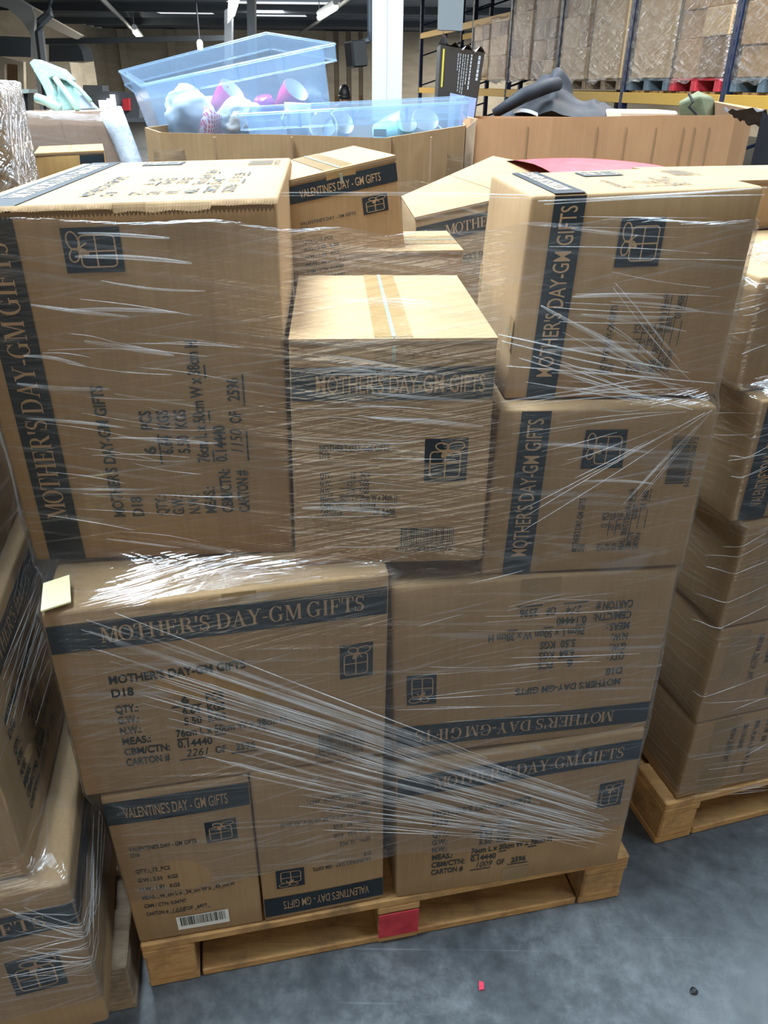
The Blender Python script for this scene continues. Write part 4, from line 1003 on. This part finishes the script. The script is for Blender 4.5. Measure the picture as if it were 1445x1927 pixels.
hG = Hexa([Vector((p.x, p.y, .15)) for p in (g1r[1], g1r[-1], Vector((.33, 3.75, 0)), Vector((-.78, 3.75, 0)))] + [Vector((p.x, p.y, 1.46)) for p in (g1r[1], g1r[-1], Vector((.33, 3.75, 0)), Vector((-.78, 3.75, 0)))])
Film([hG], (-.2, 3.2), .9, 1.415, n=120, dz=.03, smooth=1, seed=31, off=.03, lip=0).build(fG, FILM)

# third big carton further back, carrying the tarpaulin and the black box
g3r = [at_y(835, 218, 3.75), at_y(1100, 216, 3.8), at_y(1400, 214, 3.85)]
g3 = shell('open_carton', 'big carton half hidden behind the orange-lit one, full of dark sheeting', [Vector((p.x, p.y, 1.44)) for p in g3r] + [Vector((1.6, 4.8, 1.44)), Vector((.2, 4.8, 1.44))], .15, KRAFT)
# tarpaulin
TARP = noisy(mat('black_tarpaulin', (.020, .022, .028), .62, spec=.25), (.016, .018, .024), (.030, .032, .040), 6, bmp=.05)
def tarp(u, v):
    px = 906 + 290 * u; x = at_y(px, 200, 4.05).x; y = 3.90 + .55 * v
    env = sin(pi * min(1, max(0, u))) ** .45 * sin(pi * (.10 + .86 * v)) ** .6
    prof = .70 + .34 * math.exp(-((u - .40) / .16) ** 2) - .10 * math.exp(-((u - .62) / .06) ** 2) + .06 * math.exp(-((u - .85) / .10) ** 2) - .12 * math.exp(-((u - .08) / .1) ** 2)
    def crest(a, b, wd, h):
        ax, ay = a; bx, by = b; t = max(0, min(1, ((u - ax) * (bx - ax) + (v - ay) * (by - ay)) / ((bx - ax) ** 2 + (by - ay) ** 2))); d = hypot(u - ax - t * (bx - ax), (v - ay - t * (by - ay)) * .6); return h * sqrt(max(0, 1 - (d / wd) ** 2)) * (.4 + .6 * t if h > 0 else 1)
    folds = crest((.10, .10), (.52, .45), .09, .075) + crest((.98, .25), (.50, .30), .08, .05) + crest((.40, .05), (.95, .10), .06, .03) + crest((.2, .5), (.6, .7), .1, .05)
    ridge = abs(noise.noise(Vector((u * 7 - v * 3.2, v * 2.5 + u * 3, 2.2)))); r2 = abs(noise.noise(Vector((u * 15 + v * 6, v * 7, 7.7))))
    z = 1.42 + .155 * env * (prof + .22 * (.4 - ridge) + .03 * (.3 - r2)) + folds * min(1, env * 1.5)
    return Vector((x + .03 * noise.noise(Vector((u * 5, v * 5, 1))), y, z))
m_ = MB(); m_.grid(tarp, 80, 40); tag(m_.build('tarpaulin', TARP, smooth=True), 'heap of folded black tarpaulin behind the orange-lit carton', 'tarpaulin')
m_ = MB(); a, b = at_y(925, 215, 4.0), at_y(1040, 148, 4.0)
rollp = [at_y(930, 214, 3.86), at_y(985, 180, 3.88), at_y(1030, 162, 3.94), at_y(1050, 158, 3.98)]
m_.tube(rollp, [.020, .032, .032, .028], 14)
tag(m_.build('rolled_tarpaulin', TARP, smooth=True), 'rolled black sheeting lying over the black tarpaulin heap', 'tarpaulin')
m_ = MB(); m_.grid(lambda u, v: at_y(966 + 46 * u, 214 - 10 * sin(pi * (.25 + .7 * u)) * (1 - .4 * v) - 0, 3.87 + .1 * v), 10, 4); m_.grid(lambda u, v: at_y(966 + 46 * u, 214 - 10 * sin(pi * (.25 + .7 * u)) + 7 * v, 3.87), 10, 3)
mtxt = noisy(mat('white_print_cloth', (.7, .72, .78), .7), (.75, .77, .82), (.02, .02, .02), 26, detail=1, lo=.60, hi=.64)
tag(m_.build('printed_cloth', mtxt, smooth=True), 'white cloth with black marks in front of the tarpaulin', 'cloth')
# black product box
PB = hexa_front(at_y(820, 245, 3.45), at_y(890, 245, 3.45), at_y(912, 99, 3.45), at_y(829, 84, 3.45), .24)
t = thing('product_box', 'tall black printed box with torn white top behind the totes', 'box', (PB.c[0] + PB.c[2]) / 2)
GL = mat('glossy_black_print', (.014, .015, .019), .3); m_ = MB(); m_.hexa(PB.c); m_.build('body', GL, t)
def onf(u, v, o=.002): return PB.p(u, -o / .24, v)
m_ = MB(); m_.quad(onf(.30, 0), onf(.97, 0), onf(.97, .42), onf(.30, .46)); m_.build('picture_panel', mat('pale_violet_print', (.30, .38, .62), .4), t)
m_ = MB(); rt = random.Random(2)
for u, v0, v1, wd in ((.90, .66, .95, .05), (.72, .52, .95, .03), (.64, .60, .94, .018), (.58, .45, .94, .015), (.53, .48, .94, .015), (.47, .5, .94, .015), (.42, .74, .94, .015)):
    v = v1
    while v > v0:
        e = v - rt.uniform(.012, .05); m_.quad(onf(u - wd / 2, e, .003), onf(u + wd / 2, e, .003), onf(u + wd / 2, v, .003), onf(u - wd / 2, v, .003)); v = e - .010
m_.build('printed_text', WHITE_P, t)
m_ = MB(); m_.quad(onf(.06, .52, .003), onf(.10, .52, .003), onf(.10, .96, .003), onf(.06, .96, .003)); m_.build('yellow_print', mat('yellow_print', (.6, .5, .05), .5), t)
m_ = MB(); m_.grid(lambda u, v: PB.p(u * 1.04 - .02, v * .9 - .05, 1.0) + Vector((0, 0, .012 * sin(u * 23) * (1 - v) + .022 * max(0, 1 - abs(u - .12) * 6) * (1 - v) + .006)), 30, 4); m_.build('torn_lid', mat('torn_white_card', (.62, .58, .56), .7), t)

# green bag and flat cartons
GB = Hexa([at_y(1280, 222, 3.9), at_y(1330, 224, 3.85), at_y(1350, 222, 4.1), at_y(1300, 220, 4.2), at_y(1274, 192, 3.9), at_y(1318, 178, 3.85), at_y(1344, 184, 4.1), at_y(1312, 168, 4.2)])
t = thing('green_bag', 'small olive green bag with a black strap right of the tarpaulin', 'bag', GB.p(.5, .5, 0)); OL = noisy(mat('olive_canvas', (.10, .115, .06), .8), (.08, .095, .05), (.14, .15, .085), 20)
m_ = MB(); m_.hexa(GB.c); bo = m_.build('body', OL, t); bv = bo.modifiers.new('soft', 'BEVEL'); bv.width = .015; bv.segments = 3
m_ = MB(); m_.tube([at_y(1296, 176, 3.84), at_y(1304, 192, 3.82), at_y(1296, 200, 3.83), at_y(1312, 216, 3.82)], .006, 6); m_.build('strap', BLACK, t)
m_ = MB(); a = at_y(1165, 208, 3.72); m_.bbox(a.x, at_y(1278, 208, 3.72).x, 3.72, 4.0, a.z - .10, a.z, .01); tag(m_.build('flat_carton', KRAFT_PALE), 'flattened pale carton beside the black tarpaulin', 'box')
m_ = MB(); m_.hexa([at_y(1345, 222, 3.75), at_y(1440, 232, 3.75), at_y(1440, 215, 4.2), at_y(1345, 210, 4.2), at_y(1345, 192, 3.75), at_y(1440, 212, 3.75), at_y(1440, 206, 4.2), at_y(1345, 190, 4.2)]); tag(m_.build('flat_carton', KRAFT_DARK), 'flattened dark carton right of the olive green bag', 'box')
m_ = MB(); a, b = at_y(1408, 330, 2.5), at_y(1470, 330, 2.5); m_.grid(lambda u, v: a.lerp(b, u) + Vector((0, .3 * v, .17 - .05 * u + .02 * noise.noise(Vector((u * 6, v * 5, 0))))), 12, 8); m_.grid(lambda u, v: a.lerp(b, u) + Vector((0, 0, (.17 - .05 * u) * v)), 10, 6); tag(m_.build('black_sack', TARP, smooth=True), 'black plastic sack above the pale-lidded carton at the right edge', 'sack')

# ------------------------------------------------------------------ totes of mugs
def tote_mat():
    m = bpy.data.materials.new('clear_tote_plastic'); m.use_nodes = True; nt = m.node_tree; nt.nodes.clear(); out = N(m, 'ShaderNodeOutputMaterial')
    tr = N(m, 'ShaderNodeBsdfTransparent'); tr.inputs[0].default_value = (.93, .97, 1, 1)
    di = N(m, 'ShaderNodeBsdfDiffuse'); di.inputs[0].default_value = (.46, .62, .82, 1); tl = N(m, 'ShaderNodeBsdfTranslucent'); tl.inputs[0].default_value = (.42, .60, .82, 1)  # blue of the sky's reflection is put into the plastic's colour
    a = N(m, 'ShaderNodeMixShader', Fac=.6); L(m, di.outputs[0], a.inputs[1]); L(m, tl.outputs[0], a.inputs[2])
    b = N(m, 'ShaderNodeMixShader', Fac=.20); L(m, tr.outputs[0], b.inputs[1]); L(m, a.outputs[0], b.inputs[2])
    g = N(m, 'ShaderNodeBsdfGlossy', Roughness=.12); lw = N(m, 'ShaderNodeLayerWeight', Blend=.18)
    f = N(m, 'ShaderNodeMath', _operation='MULTIPLY_ADD'); L(m, lw.outputs['Fresnel'], f.inputs[0]); f.inputs[1].default_value = .5; f.inputs[2].default_value = .03
    c = N(m, 'ShaderNodeMixShader'); L(m, f.outputs[0], c.inputs[0]); L(m, b.outputs[0], c.inputs[1]); L(m, g.outputs[0], c.inputs[2]); L(m, c.outputs[0], out.inputs[0]); return m
TOTE = tote_mat()
def tote(label, rim, bot):                                   # rim and bottom: near left, near right, far right, far left
    H8 = Hexa(list(bot) + list(rim)); t = thing('plastic_tote', label, 'tote', H8.p(.5, .5, 0), 'clear plastic totes'); tk = .004
    m_ = MB(); fx, fy = tk / H8.w, tk / H8.d
    for xa, xb, ya, yb, za, zb_ in ((0, 1, 0, fy, 0, 1), (0, 1, 1 - fy, 1, 0, 1), (0, fx, fy, 1 - fy, 0, 1), (1 - fx, 1, fy, 1 - fy, 0, 1), (fx, 1 - fx, fy, 1 - fy, 0, .012)):
        m_.hexa([H8.p(x, y, z) for z in (za, zb_) for x, y in ((xa, ya), (xb, ya), (xb, yb), (xa, yb))])
    m_.build('tub', TOTE, t, recalc=True)
    r_ = MB(); e = .022; ex, ey = e / H8.w, e / H8.d; h0 = 1 - .045 / H8.h
    ring_o = [(-ex, -ey), (1 + ex, -ey), (1 + ex, 1 + ey), (-ex, 1 + ey)]; ring_i = [(0, 0), (1, 0), (1, 1), (0, 1)]
    vs = [H8.p(x, y, h0) for x, y in ring_o] + [H8.p(x, y, 1.0) for x, y in ring_o] + [H8.p(x, y, 1.005) for x, y in ring_i]
    r_.add(vs, [(j * 4 + i, j * 4 + (i + 1) % 4, (j + 1) * 4 + (i + 1) % 4, (j + 1) * 4 + i) for j in (0, 1) for i in range(4)])
    for i in range(4): r_.tube([H8.p(*ring_o[i], 1.0), H8.p(*ring_o[(i + 1) % 4], 1.0)], .0045, 6); r_.tube([H8.p(*ring_o[i], h0), H8.p(*ring_o[(i + 1) % 4], h0)], .003, 6)
    for q in (.25, .5, .75): r_.tube([H8.p(q, -ey, h0), H8.p(q, -ey, 1)], .004, 5)
    ro = r_.build('rim', TOTE, t); return H8
t1 = tote('large clear tote of mugs tilted up in the open carton', [at_y(272, 157, 3.12), at_y(608, 84, 3.12), at_y(500, 66, 3.46), at_y(236, 134, 3.46)], [at_y(332, 335, 3.16), at_y(632, 290, 3.16), at_y(560, 270, 3.40), at_y(305, 310, 3.40)])
t2 = tote('lower clear tote of pale mugs in front of the tilted one', [at_y(462, 214, 2.84), at_y(868, 192, 2.84), at_y(862, 184, 3.06), at_y(470, 203, 3.06)], [at_y(490, 360, 2.86), at_y(850, 345, 2.86), at_y(845, 330, 3.04), at_y(495, 340, 3.04)])
WHITE_C = mat('white_glazed_china', (.60, .62, .64), .15)
def mug(label, px, py, Y, R, Hh, aim, mt, handle=None, spin=0):
    """px,py: the middle of the mug in the photograph; aim: the way its mouth points"""
    p = at_y(px, py, Y); q = Vector((0, 0, 1)).rotation_difference(Vector(aim).normalized()).to_matrix() @ Matrix.Rotation(spin, 3, 'Z'); T = lambda v: p + q @ (v - Vector((0, 0, Hh / 2)))
    t = thing('mug', label, 'mug', p, 'mugs in the totes'); m_ = MB()
    m_.lathe([(0, 0), (R * .62, 0), (R * .78, .006), (R * .95, Hh * .5), (R, Hh), (R * .97, Hh + .002)], 24, 0, T=T); m_.lathe([(R * .97, Hh + .002), (R * .92, Hh - .004), (R * .86, Hh * .4), (R * .7, .012), (0, .010)], 24, 1, T=T); m_.build('cup', [mt, WHITE_C], t, smooth=True)
    h = MB(); h.tube([T(Vector((R * (.92 + .62 * sin(pi * k / 8)), 0, Hh * (.22 + .58 * k / 8)))) for k in range(9)], .006, 8); h.build('handle', handle or mt, t, smooth=True)
MAG = mat('magenta_glaze', (.45, .04, .20), .2); PUR = mat('purple_glaze', (.30, .05, .25), .2); PINK = mat('pink_glaze', (.62, .07, .22), .2); TEAL = mat('pale_teal_glaze', (.30, .62, .62), .2); PALEB = mat('pale_blue_glaze', (.36, .48, .66), .2)
mug('magenta mug lying between the two paper bundles in the tilted tote', 424, 189, 3.27, .050, .10, (.55, -.3, .6), MAG, spin=2)
mug('purple mug lying upside down beside the pink mug', 500, 206, 3.25, .046, .09, (.2, .3, -1), PUR, spin=1)
mug('pink mug with white inside tipped to the right in the tilted tote', 545, 187, 3.25, .050, .095, (.55, -.45, .65), PINK, WHITE_C, spin=0)
mug('white mug against the right end of the tilted tote', 583, 195, 3.30, .038, .08, (.2, -.2, 1), WHITE_C)
RC = mat('red_checked_glaze', (.6, .08, .10), .3)
_tc = N(RC, 'ShaderNodeTexCoord'); _mp = N(RC, 'ShaderNodeMapping', Scale=(42, 42, 42), Rotation=(.5, .6, .7)); L(RC, _tc.outputs['Object'], _mp.inputs[0]); _ch = N(RC, 'ShaderNodeTexBrick', Scale=1.0); _ch.inputs['Color1'].default_value = (.55, .06, .12, 1); _ch.inputs['Color2'].default_value = (.60, .08, .15, 1); _ch.inputs['Mortar'].default_value = (.75, .6, .6, 1); _ch.inputs['Mortar Size'].default_value = .06; L(RC, _mp.outputs[0], _ch.inputs[0]); L(RC, _ch.outputs[0], RC.node_tree.nodes['Principled BSDF'].inputs['Base Color'])
mug('red checked mug low between the two paper bundles', 398, 238, 3.19, .05, .10, (.5, .1, 1), RC, spin=3)
mug('white mug standing behind the left paper bundle', 408, 208, 3.36, .045, .09, (0, -.1, 1), WHITE_C, spin=0)
mug('pale blue mug at the left end of the lower tote', 560, 226, 2.95, .046, .10, (.05, 0, 1), PALEB, spin=4)
mug('white mug lying mouth-forward in the lower tote', 612, 250, 2.92, .048, .09, (-.1, -.8, .5), WHITE_C, spin=2)
mug('pale blue mug lying on its side right of the mouth-forward white one', 632, 243, 2.96, .045, .09, (.5, -.6, .5), PALEB, spin=1)
mug('teal mug lying beside the dark card in the lower tote', 735, 250, 2.94, .055, .11, (.8, -.2, .3), TEAL, spin=2)
mug('small teal mug next to the pale tipped mug', 762, 252, 2.90, .035, .08, (.1, -.6, .7), TEAL, spin=3)
mug('pale mug tipped towards the front at the right of the lower tote', 795, 243, 2.93, .046, .09, (.15, -.65, .6), WHITE_C, spin=0)
m_ = MB(); a = at_y(703, 257, 2.88); b = at_y(727, 243, 2.88); m_.box(a.x, b.x, 2.88, 2.884, a.z, b.z); tag(m_.build('dark_card', mat('dark_green_card', (.03, .06, .07), .5)), 'small dark card beside the teal mug in the lower tote', 'card')
PAPER = mat('white_wrapping_tissue', (.52, .55, .58), .7)
def bundle(label, px, py, Y, rx, rz, seed):
    p = at_y(px, py, Y)
    def fn(u, v):
        a, b = 2 * pi * u, pi * (v - .5); d = Vector((cos(b) * cos(a), cos(b) * sin(a), sin(b))); n_ = 1 + .22 * noise.noise(d * 1.8 + Vector((seed, 0, 0))) + .16 * (.5 - abs(noise.noise(d * 4 + Vector((0, seed, 0))))) + .05 * noise.noise(d * 11)
        return p + Vector((d.x * rx * n_, d.y * rx * .8 * n_, d.z * rz * n_))
    m_ = MB(); m_.grid(fn, 48, 28, close_u=True); tag(m_.build('paper_bundle', PAPER, smooth=True), label, 'bundle', 'tissue wrapped bundles in the tote')
bundle('larger white tissue bundle at the left of the tilted tote', 356, 213, 3.22, .088, .085, 1.3)
bundle('smaller white tissue bundle right of the magenta mug', 452, 224, 3.20, .080, .065, 4.1)

# ------------------------------------------------------------------ behind the tall carton on the left
G4 = Hexa([at_y(62, 335, 3.35), at_y(252, 330, 3.35), at_y(250, 322, 4.2), at_y(60, 322, 4.2), at_y(40, 214, 3.35), at_y(205, 208, 3.35), at_y(205, 206, 4.2), at_y(45, 210, 4.2)])
t = thing('wrapped_carton', 'film-wrapped carton under the green folded chair', 'box', G4.p(.5, .5, 0)); m_ = MB(); m_.hexa(G4.c); m_.build('body', cardboard('pinkish_cardboard', (.40, .27, .20), (.47, .33, .25)), t)
m_ = MB(); m_.grid(lambda u, v: G4.p(.42 + .003 * u, -.003, v), 1, 4); m_.grid(lambda u, v: G4.p(.78 + .003 * u, -.003, v), 1, 4); m_.build('crease', KRAFT_DARK, t)
ff = thing('stretch_film', 'cloudy film round the carton under the green folded chair', 'film', G4.p(.5, .5, 0), 'films round the big open cartons'); cc = G4.p(.5, .5, .5)
Film([G4], (cc.x, cc.y), G4.c[0].z + .01, G4.c[4].z, n=100, dz=.03, smooth=1, seed=8, off=.01, lip=.05).build(ff, FILM)
m_ = MB(); PAD = noisy(mat('white_foam_wrap', (.62, .66, .72), .4), (.34, .37, .43), (.48, .51, .56), 18, bmp=.5)
m_.tube([at_y(208, 208, 3.33), at_y(226, 250, 3.32), at_y(250, 310, 3.31), at_y(258, 335, 3.30)], [.045, .042, .040, .040], 14); tag(m_.build('foam_roll', PAD, smooth=True), 'white foam roll leaning on the film-wrapped carton', 'roll')
BB = hexa_front(at_y(66, 350, 2.55), at_y(203, 345, 2.62), at_y(196, 285, 2.62), at_y(64, 291, 2.55), .30)
tl2 = Lay(.2, .1); tl2.rect('printed_label', .128, .198, .048, .092)
carton('brown taped carton with a dark label behind the tall carton', BB, [('front', 0, tl2)], flaps=True, m=cardboard('ochre_cardboard', (.32, .18, .06), (.42, .25, .09)), group='plain cartons behind the stack')
CH = mat('teal_cloth', (.15, .27, .25), .6)
_tc = N(CH, 'ShaderNodeTexCoord'); _v = N(CH, 'ShaderNodeTexVoronoi', Scale=55.0); L(CH, _tc.outputs['Object'], _v.inputs['Vector']); _r = ramp(CH, _v.outputs['Distance'], [(.22, (.60, .70, .68)), (.30, (.15, .28, .26))]); L(CH, _r.outputs[0], CH.node_tree.nodes['Principled BSDF'].inputs['Base Color'])
CHP = noisy(mat('plain_teal_cloth', (.17, .29, .27), .6), (.14, .25, .23), (.22, .36, .33), 14)
TF = mat('teal_frame', (.28, .46, .43), .35)
fc = thing('folding_chair', 'green spotted folding chair lying folded on the film-wrapped carton', 'chair', at_y(120, 206, 3.6))
def leanY(px, py): return 3.5 + (210 - py) / 100 * .12
def slabl(name, pts, dy, th, mt):
    ps = [at_y(px, py, leanY(px, py) + dy) for px, py in pts]; n = len(ps); m_ = MB(); m_.add(ps + [p + Vector((0, th, 0)) for p in ps], [tuple(range(n)), tuple(range(2 * n - 1, n - 1, -1))] + [(i, i + n, (i + 1) % n + n, (i + 1) % n) for i in range(n)]); o = m_.build(name, mt, fc); bv = o.modifiers.new('soft', 'BEVEL'); bv.width = .006; bv.segments = 2; return o
slabl('backrest', [(54, 118), (62, 111), (72, 113), (118, 131), (136, 150), (134, 156), (100, 143), (92, 148), (112, 207), (100, 207), (78, 160)], .0, .05, CH)
slabl('seat', [(104, 148), (136, 156), (150, 172), (158, 180), (184, 206), (112, 208)], .03, .03, CHP)
slabl('side_panel', [(146, 182), (156, 176), (184, 204), (148, 206)], .0, .015, mat('grey_blue_cloth', (.22, .27, .34), .6))
for pts, r in (([(104, 147), (124, 175), (146, 207)], .012), ([(128, 150), (150, 168), (170, 190)], .009), ([(68, 184), (86, 190), (112, 205)], .018), ([(94, 182), (97, 200)], .010)):
    MB().tube([at_y(px, py, leanY(px, py) - .02) for px, py in pts], r, 8).build('frame_tube', TF, fc, smooth=True)
